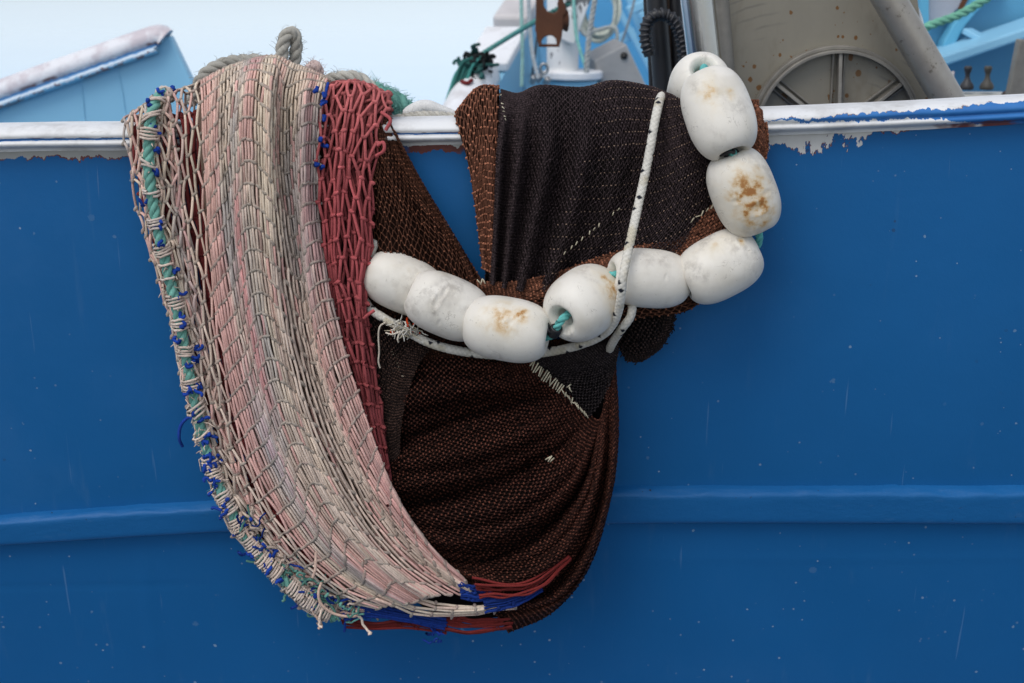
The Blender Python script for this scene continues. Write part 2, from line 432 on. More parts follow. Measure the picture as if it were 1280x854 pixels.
mb = MB()
pxs = np.linspace(-1500, 2780, 420); zz = np.concatenate([np.linspace(0, .12, 30), np.linspace(.125, 1.75, 230)])
top = P(np.stack([pxs, rail_py(pxs), np.zeros_like(pxs)], -1))
PL = np.zeros((len(pxs), len(zz), 3)); PL[..., 0] = top[:, None, 0]; PL[..., 2] = top[:, None, 2] - .034 - zz[None]
X, Z = PL[..., 0], PL[..., 2]
rel = .004 * (fbm(X * 1.6 + 9, Z * 1.6 + 5, 1) - .5) * 2 + .0016 * (fbm(X * 7 + 3, Z * 7, 2) - .5)
def weld(d, w, a): return a * np.exp(-(d / w) ** 2)
xv = P((168, 760, 0))[0]
zc1 = P((100, 752, 0))[2]; zc2 = P((1000, 720, 0))[2]
wob = .004 * (fbm(X * 14, 0 * X, 4) - .5)
rel += weld(X - xv + .004 * (fbm(0 * X + 3, Z * 12, 4) - .5), .0045, .0016) * sst(P((168, 690, 0))[2] + .05, P((168, 720, 0))[2], Z) * (.6 + .8 * vn(X * 9, Z * 60, 2))
rel += weld(Z - zc1 - X * .02 + wob - .01, .0035, -.0012) * sst(-.45, -.6, X)
rel += weld(Z - zc2 + wob, .006, .0007) * sst(.1, .3, X)
FLARE = lambda dz: .10 * np.clip(dz / .92, 0, 3) ** 1.7
PL[..., 1] = -rel + FLARE(zz)[None]
mb.grid(PL, BLUE)
mb.extra = {'s': np.broadcast_to(pxs[:, None] / 1280, X.shape), 'h': np.broadcast_to((zz[None] + .034) * 1000, X.shape)}
o = mb.build('hull_plating', HULLM, boat); 

# ---- gunwale
m = NT('gunwale_paint')
s_ = m.attr('s').outputs['Fac']; h_ = m.attr('h').outputs['Fac']
jag = m.math('ADD', m.math('SUBTRACT', m.noise(75, 6, .7, m.obj((1.3, .4, .6))), .5), m.math('MULTIPLY', m.math('SUBTRACT', m.noise(22, 4, .6, m.obj((1, .4, .8), (2, 2, 2))), .5), .7))
lo = m.math('MULTIPLY', m.ramp(s_, [(0, .35), (.14, .36), (.4, .37), (.72, .37), (.745, .30), (.80, .23), (.90, .19), (.96, .12), (1, .06)]), 50.)
hi = m.math('MULTIPLY', m.ramp(s_, [(0, .43), (.14, .41), (.4, .42), (.72, .41), (.745, .31), (.80, .38), (.88, .44), (.92, .50), (.94, .6), (.96, .75), (1, .95)]), 50.)
amp = m.math('MULTIPLY', m.ramp(s_, [(0, .05), (.14, .06), (.6, .06), (.74, .42), (.9, .40), (1, .25)]), 50.)
hj = m.math('ADD', h_, m.math('MULTIPLY', jag, amp))
bl = m.math('MULTIPLY', m.math('GREATER_THAN', hj, lo), m.math('LESS_THAN', hj, hi))
wn = m.noise(14, 5, .65, m.obj((1, 1, 1)))
wht = m.mix(m.math('MULTIPLY', m.step(wn, .44, .68), .65), (.72, .72, .71), (.48, .47, .45))
wht = m.mix(m.math('MULTIPLY', m.step(m.noise(60, 5, .7, m.obj((.35, 1, 1))), .58, .72), .5), wht, (.42, .40, .36))
gash = m.step(m.noise(1., 3, .5, m.obj((9, 60, 110), (1, 4, 3))), .70, .715)
wht = m.mix(m.math('MULTIPLY', gash, .7), wht, (.16, .19, .33))
rim = m.math('MULTIPLY', m.math('GREATER_THAN', hj, m.math('SUBTRACT', lo, 1.1)), m.math('LESS_THAN', hj, lo))
wht = m.mix(m.math('MULTIPLY', rim, m.step(m.noise(40, 2, .5, m.obj()), .5, .6)), wht, (.16, .09, .06))
blu = m.mix(m.noise(30, 4, .6, m.obj((.5, 1, 1))), (.012, .10, .33), (.035, .20, .50))
c = m.mix(bl, wht, blu)
rr_ = m.math('MULTIPLY', m.math('GREATER_THAN', m.math('ADD', h_, m.math('MULTIPLY', jag, 9.)), 31.), m.step(m.noise(12, 3, .6, m.obj((1, 1, 1), (3, 0, 0))), .46, .56))
c = m.mix(m.math('MULTIPLY', rr_, m.step(s_, .86, .93)), c, (.17, .055, .05))
m.bump(m.math('SUBTRACT', m.math('MULTIPLY', m.noise(120, 5, .6, m.obj()), .6), m.math('MULTIPLY', bl, .6)), .35, .002)
RAILM = m.out(c, .5, 0, .4)
prof = [(70, -80), (70, -6), (64, -1), (50, 0), (20, .8), (0, .6), (-12, -1.5), (-20, -6), (-24.5, -11), (-25, -15), (-22.5, -18), (-19.5, -19.5), (-19.3, -21), (-22, -22.2), (-25, -24), (-25.5, -26.5), (-23, -29.5), (-16, -32), (-6, -34.5), (-2, -37.5), (-2, -40)]
prof = resample(np.array(prof, float), 64)
base = top
G = np.zeros((len(pxs), len(prof), 3)); G[..., 0] = base[:, None, 0]
G[..., 1] = prof[None, :, 0] / 1000; G[..., 2] = base[:, None, 2] + prof[None, :, 1] / 1000
G[..., 2] += .0012 * (fbm(G[..., 0] * 9, prof[None, :, 0] * .05, 1) - .5) * 2
G[..., 1] += .0018 * (fbm(G[..., 0] * 7 + 5, prof[None, :, 1] * .05, 2) - .5) * 2
mb = MB(); mb.grid(G[:, ::-1], (.7, .7, .7))
mb.extra = {'s': np.broadcast_to(pxs[:, None] / 1280, G.shape[:2]), 'h': np.broadcast_to(-prof[None, ::-1, 1], G.shape[:2])}
mb.build('gunwale', RAILM, boat)

# ---- rubbing strake
m = NT('strake_paint')
c = m.mix(m.noise(5, 5, .6, m.obj()), tuple(BLUE * .90), tuple(BLUE * 1.05))
c = m.mix(m.math('MULTIPLY', m.step(m.noise(60, 5, .65, m.obj((.4, 1, 1))), .58, .74), .14), c, (.13, .24, .42))
c = m.mix(m.math('MULTIPLY', m.step(m.noise(95, 3, .6, m.obj((1, 1, 1), (4, 4, 4))), .71, .74), .8), c, (.02, .012, .012))
m.bump(m.math('ADD', m.noise(60, 5, .65, m.obj((.6, 1, 1))), m.math('MULTIPLY', m.noise(300, 3, .6, m.obj()), .3)), .4, .003)
STRM = m.out(c, .5, 0, .25)
ST = [(-900, 700), (0, 644), (150, 633), (275, 625), (500, 614), (760, 607), (1280, 607), (2200, 612)]
HT = [(-900, 36), (0, 34), (275, 36), (760, 43), (1280, 44), (2200, 44)]
k = np.linspace(-120, 120, 13)
sy = np.mean([interp(pxs + q, ST) for q in k], axis=0); sh_ = interp(pxs, HT)
pr = np.array([(-4, -.03), (2, .0), (9, .04), (17, .11), (21, .17), (22, .26), (22, .84), (21, .93), (17, .985), (10, 1.0), (-4, 1.0)])
pr = resample(np.stack([pr[:, 0], pr[:, 1] * 60], 1), 40); pr[:, 1] /= 60
def on_hull(px, py):
    d = 0 * px
    for _ in range(6): d = -1000 * FLARE(top[:, 2] - .034 - P(np.stack([px, py, d], -1))[:, 2])
    return P(np.stack([px, py, d], -1))
S0 = on_hull(pxs, sy); S1 = on_hull(pxs, sy + sh_)
G = S0[:, None] * (1 - pr[None, :, 1:2]) + S1[:, None] * pr[None, :, 1:2]
G[..., 1] = -pr[None, :, 0] / 1000 + FLARE(top[:, None, 2] - .034 - G[..., 2])
nz = fbm(G[..., 0] * 30, pr[None, :, 1] * 5, 3) - .5
topm = np.exp(-((pr[None, :, 1] - .10) / .16) ** 2)
G[..., 2] += nz * .007 * topm; G[..., 1] -= nz * .003 * topm
G[..., 2] += .0015 * (fbm(G[..., 0] * 3, 0 * G[..., 0], 5) - .5)
mb = MB(); mb.grid(G, BLUE); mb.build('rubbing_strake', STRM, boat)

# ---- deck and far bulwark
DECKM = flat_mat('deck_paint', lin('#4a86ac'), .7, 0, .3, 4)
CYAN = np.array([.26, .53, .70])
CYANM = None
m = NT('light_blue_paint')
c = m.mix(m.noise(2.5, 5, .6, m.obj()), tuple(CYAN * .9), tuple(CYAN * 1.1))
c = m.mix(m.math('MULTIPLY', m.step(m.noise(40, 5, .7, m.obj((1, 1, .5))), .68, .72), .5), c, tuple(CYAN * .5 + .03))
m.bump(m.noise(60, 4, .6, m.obj()), .12, .002); CYANM = m.out(c, .45, 0, .4)
m = NT('worn_white_paint')
c = m.mix(m.math('MULTIPLY', m.step(m.noise(9, 6, .7, m.obj()), .45, .7), .6), (.80, .80, .80), (.50, .47, .45))
c = m.mix(m.step(m.noise(22, 6, .75, m.obj((1, 1, 1), (2, 7, 1))), .66, .70), c, (.20, .14, .13))
m.bump(m.noise(60, 5, .6, m.obj()), .2, .002); WHITEM = m.out(c, .5, 0, .4)
MIDBLUE = flat_mat('mid_blue_paint', (.09, .34, .58), .5, 0, .12, 4)
mb = MB(); mb.box((0, 1.13, -.42), 7.2, 1.5, .04, (.3, .4, .5)); mb.build('deck', DECKM, boat, False)
mb = MB(); mb.box((0, 1.9, -.75), 7.2, .05, .95); mb.build('far_hull_side', HULLM, boat, False)

# raised bulwark at the left
YB = 1.9
def face(pts, y, th, mbx, col=(.5, .5, .5)):
    mbx.prism(np.array([B(a, b, y) for a, b in pts]), (0, th, 0), col)
mb = MB(); face([(-700, 345), (-400, 262), (-120, 175), (0, 123), (206, 47), (212, 45), (239, 101), (262, 152), (262, 260), (-700, 560)], YB, .05, mb)
pan = mb.build('bulwark_panel', CYANM, boat, False, .006); pan['label'] = 'light blue raised bulwark panel with chipped white cap'
m = NT('bulwark_cap_paint')
h_ = m.attr('h').outputs['Fac']
jg = m.math('ADD', h_, m.math('MULTIPLY', m.math('SUBTRACT', m.noise(55, 6, .7, m.obj((.8, 1, .8))), .5), .46))
c = m.mix(m.math('MULTIPLY', m.step(m.noise(7, 6, .7, m.obj()), .46, .62), .75), (.74, .73, .74), (.50, .42, .44))
jg = m.math('ADD', h_, m.math('MULTIPLY', m.math('SUBTRACT', m.noise(55, 6, .7, m.obj((.8, 1, .8))), .5), .16))
c = m.mix(m.math('MULTIPLY', m.math('GREATER_THAN', jg, .46), m.step(m.noise(9, 3, .5, m.obj()), .48, .56)), c, (.26, .16, .15))
c = m.mix(m.math('GREATER_THAN', jg, .535), c, (.10, .30, .58))
c = m.mix(m.math('GREATER_THAN', jg, .615), c, (.62, .72, .80))
c = m.mix(m.math('GREATER_THAN', m.math('ADD', jg, m.math('MULTIPLY', m.math('SUBTRACT', m.noise(90, 4, .7, m.obj((1, 1, 1), (3, 3, 3))), .5), .30)), .71), c, m.mix(m.step(m.noise(30, 3, .6, m.obj((1, 1, 1), (3, 3, 3))), .50, .54), tuple(CYAN), (.22, .13, .13)))
m.bump(m.noise(60, 5, .6, m.obj()), .25, .003); CAPM = m.out(c, .5, 0, .4)
cl = curve(np.array([B(-700, 325, YB), B(-400, 246, YB), B(-120, 156, YB), B(0, 108, YB), B(100, 72, YB), B(192, 40, YB), B(202, 39, YB), B(209, 44, YB)]), 160)
cp = np.array([(.055, -.040), (.055, -.006), (.045, .010), (.020, .018), (-.008, .018), (-.026, .010), (-.036, -.004), (-.039, -.018), (-.036, -.029), (-.029, -.034), (-.028, -.039), (-.034, -.043), (-.035, -.052), (-.028, -.058), (-.002, -.060)])
cp = resample(cp, 40)
tt = np.gradient(cl, axis=0); tt /= np.linalg.norm(tt, axis=1, keepdims=True)
up = np.cross(tt, np.array([0, 1., 0])); up *= np.sign(up[:, 2:3])
G = cl[:, None] + np.array([0, 1., 0]) * cp[None, :, 0:1] + up[:, None] * cp[None, :, 1:2]
G += .0025 * (fbm(np.arange(160)[:, None] * .15, np.arange(40)[None] * .15, 2) - .5)[..., None]
mb = MB(); mb.grid(G, (.7, .7, .7)); mb.fn.append(list(range(159 * 40, 160 * 40)))
mb.extra = {'h': np.broadcast_to(.02 - cp[None, :, 1], (160, 40)) * 10}
cap = mb.build('cap_rail', CAPM, boat)
mb = MB()
for (a, b, c_, d) in ((98, 82, 106, 151), (146, 80, 157, 145)):
    mb = MB(); plain(mb, np.array([B(a, b, YB - .001), B((a + c_) / 2 + 1, (b + d) / 2, YB - .001), B(c_, d, YB - .001)]), .0025, CYAN, 6, 20); mb.build('weld_seam', CYANM, pan)

# ================================================================== NETS
def mixc(a, b, f): f = np.asarray(f)[..., None]; return np.asarray(a) * (1 - f) + np.asarray(b) * f
BEI = np.array([.64, .51, .42]); PNK = np.array([.66, .28, .27]); GRY = np.array([.40, .37, .35]); CRM = np.array([.68, .56, .43])
def beige_col(u, v, g):
    n = len(u)
    c = mixc(BEI, CRM, sst(.45, .7, fbm(u * 5, v * 3, 1)))
    c = mixc(c, GRY, sst(.5, .72, fbm(u * 7 + 3, v * 4, 2)) * .8)
    pk = sst(.46, .66, fbm(u * 13, v * 2.2 + 2, 3)) * .62
    pk = np.maximum(pk, .95 * np.exp(-((u - (.45 + .02 * np.sin(v * 9))) / .028) ** 2) * sst(.36, .44, v) * sst(.74, .66, v))
    pk = np.maximum(pk, .75 * np.exp(-((u - .90) / .07) ** 2) * (.35 + .65 * sst(.35, .6, fbm(u * 9, v * 7, 4))))
    pk = np.maximum(pk, .6 * (g.random(n) > .90))
    c = mixc(c, PNK, pk * .85)
    c = mixc(c, np.array([.30, .36, .46]), .40 * np.exp(-((u - .34) / .06) ** 2 - ((v - .72) / .10) ** 2))
    return c * (1 + g.normal(0, .10, (n, 1)))
def beige_knot(u, v, g): return mixc(beige_col(u, v, g), np.array([.33, .285, .24]), .75 + 0 * u) * .90
BG = [
 [(205,175,-110),(196,128,-40),(196,128,18),(206,180,42),(217,260,44),(234,350,45),(252,450,46),(277,560,50),(312,640,54),(355,705,58),(410,750,60),(470,768,60)],
 [(255,170,-120),(242,112,-40),(240,110,22),(243,150,52),(247,220,60),(258,330,62),(275,440,66),(300,540,70),(337,630,76),(388,700,80),(440,742,80),(495,762,78)],
 [(300,170,-130),(296,86,-40),(294,84,8),(290,120,60),(288,180,76),(294,290,82),(309,400,86),(334,510,92),(370,600,98),(420,678,100),(475,728,98),(530,760,90)],
 [(350,170,-130),(345,76,-40),(342,74,8),(337,105,64),(334,170,82),(340,290,90),(353,400,94),(379,510,99),(416,600,104),(462,672,106),(510,720,102),(560,752,95)],
 [(365,170,-130),(366,84,-40),(363,84,8),(356,118,40),(354,200,44),(365,300,52),(379,400,56),(405,505,62),(443,595,68),(488,665,72),(540,714,74),(598,748,72)],
 [(390,170,-130),(389,92,-40),(386,92,8),(380,122,56),(377,200,68),(381,290,74),(396,400,80),(421,490,86),(457,575,90),(499,645,92),(546,700,88),(592,738,78)],
 [(412,170,-130),(410,102,-40),(409,102,10),(403,130,40),(398,200,48),(399,280,54),(413,370,60),(433,450,66),(463,540,70),(496,620,72),(541,685,72),(585,726,64)]]
BU = [0, .17, .41, .65, .75, .875, 1.]
def bfold(u, v):
    w = sst(.1, .25, v)
    return (1.5 * np.sin(u * 30 + v * 6) * w, 0 * u, w * (10 * np.abs(np.sin(u * 15 + .8 * np.sin(v * 5))) ** .8 - 6 + 3 * np.sin(u * 55 + 4 * np.sin(v * 7)) + 4 * (fbm(u * 14, v * 5, 2) - .5)))
def bwarp(u, v):
    w = sst(.12, .3, v) * sst(1.0, .9, v)
    return w * (-.040 * np.exp(-((u - .50) / .13) ** 2) + .016 * np.exp(-((u - .76) / .06) ** 2) - .026 * sst(.76, 1, u) + .004 * (fbm(u * 12, v * 30, 5) - .5))
BS = Sheet(BG, BU, fold=bfold, warp=bwarp)
pale = thing('fishing_net', P((300, 700, 60)), 'bleached beige and pink coarse net hanging over the rail at left', 'fishing net', 'nets draped over the rail')
mb = MB()
net(mb, BS, 25, 33, 1.62, 2.25, beige_col, .045, .985, ju=.06, jv=.025, kwf=.235, M=6, K=6, slack=3.6, kcol=beige_knot, seed=1, kl=1.95, umap=lambda q: np.interp(q, [0, .12, 1], [0, .21, 1]))
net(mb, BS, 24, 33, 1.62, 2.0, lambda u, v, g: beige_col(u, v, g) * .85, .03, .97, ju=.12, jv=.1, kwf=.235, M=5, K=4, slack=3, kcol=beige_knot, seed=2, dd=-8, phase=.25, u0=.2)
# lower gathered fold
BS2 = Sheet([[(418, 676, 84), (470, 718, 84), (520, 746, 82), (575, 757, 78), (645, 754, 74)], [(410, 690, 88), (465, 735, 88), (520, 759, 86), (575, 764, 82), (645, 757, 78)], [(400, 700, 80), (460, 748, 80), (520, 770, 78), (575, 770, 74), (645, 760, 70)]])
net(mb, BS2, 2, 10, 1.9, 2.3, lambda u, v, g: mixc(beige_col(u, v, g), CRM * .9, .6 + 0 * u), .0, 1, ju=.12, kw=1.6, M=6, K=6, slack=3, kcol=beige_knot, seed=3)
mb.build('coarse_mesh', TWINE, pale)
mb = MB(); backing(mb, BS, -17, np.array([.16, .11, .085]), .02, .97, u0=.19); mb.build('inner_shade_sheet', FINE, pale)  # dark sheet behind the strands, shade of the gaps put into its colour
# loose outer meshes left of the edge rope
LS = Sheet([
 [(176,168,-60),(160,148,-10),(152,158,30),(158,200,40),(170,262,38),(190,330,38),(206,385,38),(216,430,38),(228,490,38),(243,530,38),(254,580,40),(266,625,42),(290,668,44),(333,718,46),(372,757,46),(402,781,46)],
 [(205,165,-60),(190,128,-10),(184,135,40),(184,190,56),(194,262,56),(214,340,56),(228,400,56),(240,460,56),(252,520,56),(270,575,58),(287,620,58),(315,665,60),(345,700,60),(372,730,60),(405,755,60),(440,768,58)],
 [(225,165,-60),(215,118,-10),(212,118,30),(222,190,50),(232,262,50),(246,340,50),(258,400,50),(270,460,50),(284,520,52),(300,575,54),(318,615,56),(340,655,58),(365,695,60),(395,725,60),(425,750,60),(460,766,60)]])
mb = MB()
net(mb, LS, 5, 40, 1.75, 2.6, beige_col, .06, 1, ju=.22, jv=.25, kw=1.6, M=6, K=6, slack=7, kcol=beige_knot, seed=4)
net(mb, LS, 4, 34, 1.7, 2.5, beige_col, .06, .95, ju=.3, jv=.3, kw=1.6, M=6, K=6, slack=7, kcol=beige_knot, seed=14, dd=-6, phase=.3, u0=.35)
mb.build('loose_edge_mesh', TWINE, pale)
# dark red layer glimpsed behind the loose meshes
REDD = np.array([.20, .035, .035])
mb = MB()
RS2 = Sheet([[(176,150,-30),(164,158,20),(172,230,24),(190,300,26),(215,400,28),(245,520,30),(285,620,32),(350,700,36),(430,768,36)],
             [(260,150,-30),(252,140,20),(256,230,34),(262,300,34),(280,400,36),(305,520,38),(345,620,42),(400,700,44),(470,765,44)]])
net(mb, RS2, 9, 34, 2.2, 2.8, lambda u, v, g: REDD * (1 + g.normal(0, .2, (len(u), 1))), .02, 1, ju=.2, jv=.2, M=5, K=5, slack=6, seed=5)
mb.build('red_lining', TWINE, pale)
# edge rope with lashings
GRN = np.array([.17, .40, .33])
EDGE = [(212,122,-30),(200,120,30),(190,140,54),(186,175,62),(187,220,62),(195,275,62),(211,345,62),(224,400,62),(234,455,62),(244,505,62),(258,560,62),(272,605,64),(296,652,66),(322,690,66),(352,722,66),(385,750,64),(420,772,60)]
ep = P(curve(np.array(EDGE, float), 400))
mb = MB(); twisted(mb, ep, .0084, .045, GRN, seed=3, M=8, fuzz=500, fcol=GRN * 1.1); edge = mb.build('edge_rope', ROPE, pale)
mb = MB(); t, a, b = frames(ep)
n = len(ep); q = 10
while q < n - 14:
    turns = int(rng.integers(1, 5)) if q < 260 else int(rng.integers(5, 13)); w = turns * 1.7 + 1
    kk = np.linspace(q, min(q + w, n - 2), turns * 9 + 4)
    pp = np.stack([np.interp(kk, np.arange(n), ep[:, d]) for d in range(3)], 1)
    aa = np.stack([np.interp(kk, np.arange(n), a[:, d]) for d in range(3)], 1); bb = np.stack([np.interp(kk, np.arange(n), b[:, d]) for d in range(3)], 1)
    ph = np.linspace(0, turns * 6.283, len(kk)) + rng.random() * 6
    pp = pp + (.0035 * rng.normal()) * np.sin(ph)[:, None] * np.array([.2, .1, 1.]) + (rng.normal(0, .0006, pp.shape))
    rr = .0100 + .0042 * fbm(kk * .9 + q, 0 * kk, 2); ph = ph + .5 * np.sin(kk * .7 + q)
    cc = mixc(BEI, GRY, .5 * rng.random()) * (.95 + .25 * rng.random())
    mb.tubes((pp + rr[:, None] * (aa * np.cos(ph)[:, None] + bb * np.sin(ph)[:, None]))[None], .0021, cc, M=6)
    q += w + (rng.integers(4, 15) if q < 260 else rng.integers(1, 7))
# frayed twine along the lower part of the edge
for k in range(230):
    i0 = int(rng.integers(150, n - 6)) if k > 60 else int(rng.integers(10, n - 6))
    an = rng.random() * 6.28; r0 = a[i0] * math.cos(an) + b[i0] * math.sin(an)
    o0 = ep[i0] + r0 * .011; L = .004 + .008 * rng.random() ** 2
    d1 = r0 * .7 + rng.normal(0, .6, 3); d2 = d1 * .3 + np.array([0, 0, -.9]) + rng.normal(0, .7, 3)
    mb.tubes(np.stack([o0, o0 + d1 * L * .5, o0 + d1 * L * .5 + d2 * L * .5])[None], np.array([.0011, .001, .0006]), BEI * (.7 + .5 * rng.random()), M=4)
mb.build('twine_lashing', TWINE, edge)
COB = np.array([.012, .05, .30])
mb = MB()
for q in np.concatenate([np.arange(14, 330, 15), rng.integers(200, 390, 30)]):
    q = int(q + rng.integers(-3, 4)); q = min(max(q, 3), n - 6)
    an = rng.normal(-.2, .9); o0 = ep[q] + (a[q] * math.cos(an) + b[q] * math.sin(an)) * .0125
    for w in range(2):
        pts = o0 + np.cumsum(rng.normal(0, .0034, (5, 3)), axis=0) * np.array([1, .5, 1])
        mb.tubes(curve(pts, 10)[None], np.array([.4, 1, 1, 1, 1, 1, 1, 1, 1, .4]) * .0027, COB * (.7 + .6 * rng.random()), M=6)
for pts, r in (([(228,558,30),(224,548,40),(226,532,42),(236,522,44),(246,526,50)], .0028), ([(410,104,20),(408,112,40),(406,122,46),(401,128,50)], .0022)):
    mb.tubes(P(curve(np.array(pts, float), 30))[None], r, COB, M=6)
for y in (106, 120, 134, 150, 168, 176, 205, 212):
    pts = P(np.array([(403 - (y - 106) * .04 + rng.normal(0, 1.5), y, 56)])) + np.cumsum(rng.normal(0, .0032, (5, 3)) * np.array([.6, .5, 1.2]), axis=0)
    mb.tubes(curve(pts, 12)[None], .003, COB, M=6)
mb.build('blue_twine', TWINE, edge)
# ragged tangle along the bottom left
mb = MB()
def tangle(mb, cx, cy, d, sx, sy, cnt, cols, r, seg=6, step=9):
    for k in range(cnt):
        p0 = np.array([cx + rng.normal(0, sx), cy + rng.normal(0, sy), d + rng.normal(0, 8)])
        dirv = rng.normal(0, 1, 3) * np.array([1, .7, .6])
        pts = [p0]
        for _ in range(seg):
            dirv = dirv * .7 + rng.normal(0, .8, 3) * np.array([1, .8, .6]); pts.append(pts[-1] + dirv * step)
        c = cols[int(rng.integers(len(cols)))] * (.7 + .6 * rng.random())
        mb.tubes(P(curve(np.array(pts), 22))[None], r * (.7 + .5 * rng.random()) * MM, c, M=5)
GD = GRN * .6
for cx, cy, cnt in ((306, 655, 24), (330, 684, 26), (356, 708, 26), (388, 736, 34), (412, 752, 36), (436, 762, 30)):
    tangle(mb, cx, cy, 62, 7, 5, cnt, [GRN, GD, BEI, COB, COB * .6, BEI * .7, GRN * .8], 1.6, seg=8, step=2.6)
for pts in ([(402, 728, 78), (398, 742, 84), (402, 756, 84), (420, 768, 80), (445, 770, 78), (446, 762, 78)], [(380, 748, 70), (392, 766, 72), (402, 782, 70), (398, 786, 70)], [(395, 690, 120), (394, 712, 124), (391, 722, 122)], [(300, 640, 70), (310, 668, 74), (330, 690, 70), (338, 712, 66)]):
    mb.tubes(P(curve(np.array(pts, float), 40))[None], 1.9 * MM, BEI * np.array([1, .88, .85]), M=6)
mb.build('ragged_edge', TWINE, pale)
# blue and red selvedge bundles under the pale net
def bundle(mb, guides, cnt, r, col, seed, v0=0, v1=1, slack=5):
    g = np.random.default_rng(seed); sh = Sheet(guides)
    vv = np.linspace(v0, v1, 26)
    u = (np.arange(cnt) + .5 + g.normal(0, .4, cnt)) / cnt
    U = np.clip(u[:, None] + .35 / cnt * np.sin(vv[None] * g.uniform(8, 26, (cnt, 1)) + g.uniform(0, 6, (cnt, 1))), 0, 1)
    X = sh(U, vv[None] + g.normal(0, .015, (cnt, 1))); X[..., 2] += g.random((cnt, 1)) * slack
    mb.tubes(P(X), r * MM, np.asarray(col) * (1 + g.normal(0, .18, (cnt, 1))), M=5)
    for k in range(cnt):
        for w in range(2):
            v = g.random(); x = sh(U[k, int(v * 25)], v); x[2] += 3
            mb.tubes(P(x + np.array([[-2.5, 0, 0], [0, -.5, 1], [2.5, 0, 0]]))[None], np.array([.5, 1.3, .5]) * r * 1.25 * MM, np.asarray(col), M=5)
mb = MB()
bundle(mb, [[(574, 726, 80), (600, 736, 78), (630, 745, 66)], [(576, 750, 82), (602, 752, 78), (628, 750, 66)]], 9, 1.7, COB * .6, 21)
bundle(mb, [[(604, 751, 84), (640, 744, 82), (676, 733, 72)], [(606, 766, 84), (645, 757, 82), (679, 738, 72)]], 8, 1.7, COB * .45, 22)
bundle(mb, [[(420, 742, 56), (470, 756, 58), (520, 764, 58), (558, 772, 56)], [(430, 775, 56), (470, 772, 58), (515, 779, 58), (556, 788, 54)]], 12, 1.8, COB * .7, 23)
for px, py in ((540, 790), (545, 800), (543, 786)):
    tangle(mb, px, py, 54, 2.5, 4, 5, [COB], 1.6, seg=4, step=2.6)
mb.build('blue_selvedge', TWINE, pale)
REDL = np.array([.24, .030, .026])
mb = MB()
bundle(mb, [[(590, 722, 84), (635, 729, 88), (668, 722, 88), (712, 694, 82)], [(600, 748, 80), (645, 746, 84), (676, 736, 86), (714, 698, 80)]], 6, 1.8, REDL * .8, 31, slack=12)
bundle(mb, [[(545, 762, 50), (590, 772, 52), (642, 772, 50)], [(520, 784, 48), (580, 794, 50), (640, 786, 48)]], 9, 1.9, REDL * .7, 32)
bundle(mb, [[(425, 772, 44), (470, 778, 46), (520, 772, 46), (560, 782, 46)], [(430, 784, 42), (470, 786, 42), (520, 786, 44), (560, 792, 44)]], 6, 1.8, REDL * .6, 33)
mb.build('red_selvedge', TWINE, pale)

# ---- red net
redn = thing('fishing_net', P((480, 640, 45)), 'faded red diamond mesh net hanging between the pale net and the brown net', 'fishing net', 'nets draped over the rail')
RED = np.array([.44, .095, .10])
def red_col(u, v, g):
    c = mixc(RED, np.array([.52, .16, .15]), sst(.5, .1, v) * .8); c = mixc(c, RED * .6, sst(.35, .8, v))  # brighter top, darker foot: light from above put into the colour
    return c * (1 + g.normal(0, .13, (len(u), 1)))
RG = [[(405,170,-110),(404,112,-40),(402,112,12),(398,160,40),(396,230,46),(400,300,52),(413,380,48),(430,450,42),(448,530,36),(468,590,30),(488,632,34)],
      [(445,170,-110),(442,107,-40),(442,108,15),(433,160,52),(429,220,58),(432,300,64),(438,380,66),(450,450,62),(466,540,52),(480,595,42),(491,632,38)],
      [(490,170,-110),(489,118,-30),(488,128,25),(472,175,44),(463,230,50),(465,300,56),(461,380,60),(467,450,60),(477,540,56),(486,595,50),(494,634,38)]]
RS = Sheet(RG, fold=lambda u, v: (2.5 * np.sin(u * 9 + v * 14), 0 * u, 5 * np.sin(u * 16 + v * 4) * sst(.1, .3, v)))
mb = MB()
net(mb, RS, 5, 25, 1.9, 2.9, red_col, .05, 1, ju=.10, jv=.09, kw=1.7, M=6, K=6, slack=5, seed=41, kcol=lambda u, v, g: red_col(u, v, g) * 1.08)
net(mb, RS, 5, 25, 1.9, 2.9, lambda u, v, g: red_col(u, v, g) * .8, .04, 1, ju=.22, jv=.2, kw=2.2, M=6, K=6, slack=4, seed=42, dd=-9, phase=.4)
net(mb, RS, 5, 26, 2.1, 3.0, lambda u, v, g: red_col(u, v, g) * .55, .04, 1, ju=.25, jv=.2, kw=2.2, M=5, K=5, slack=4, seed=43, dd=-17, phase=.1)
for pts in ([(470, 195, 56), (480, 188, 62), (479, 178, 60), (472, 182, 58)], [(476, 140, 40), (488, 150, 46), (482, 163, 46)], [(455, 398, 72), (462, 392, 80), (468, 388, 78)]):
    mb.tubes(P(curve(np.array(pts, float), 20))[None], 2.2 * MM, RED, M=6)
mb.build('diamond_mesh', TWINE, redn)
mb = MB(); backing(mb, RS, -24, np.array([.05, .015, .015]), .08, .98, nu=20); mb.build('inner_shade_sheet', FINE, redn)  # darkened backing sheet holding the shade between the red meshes

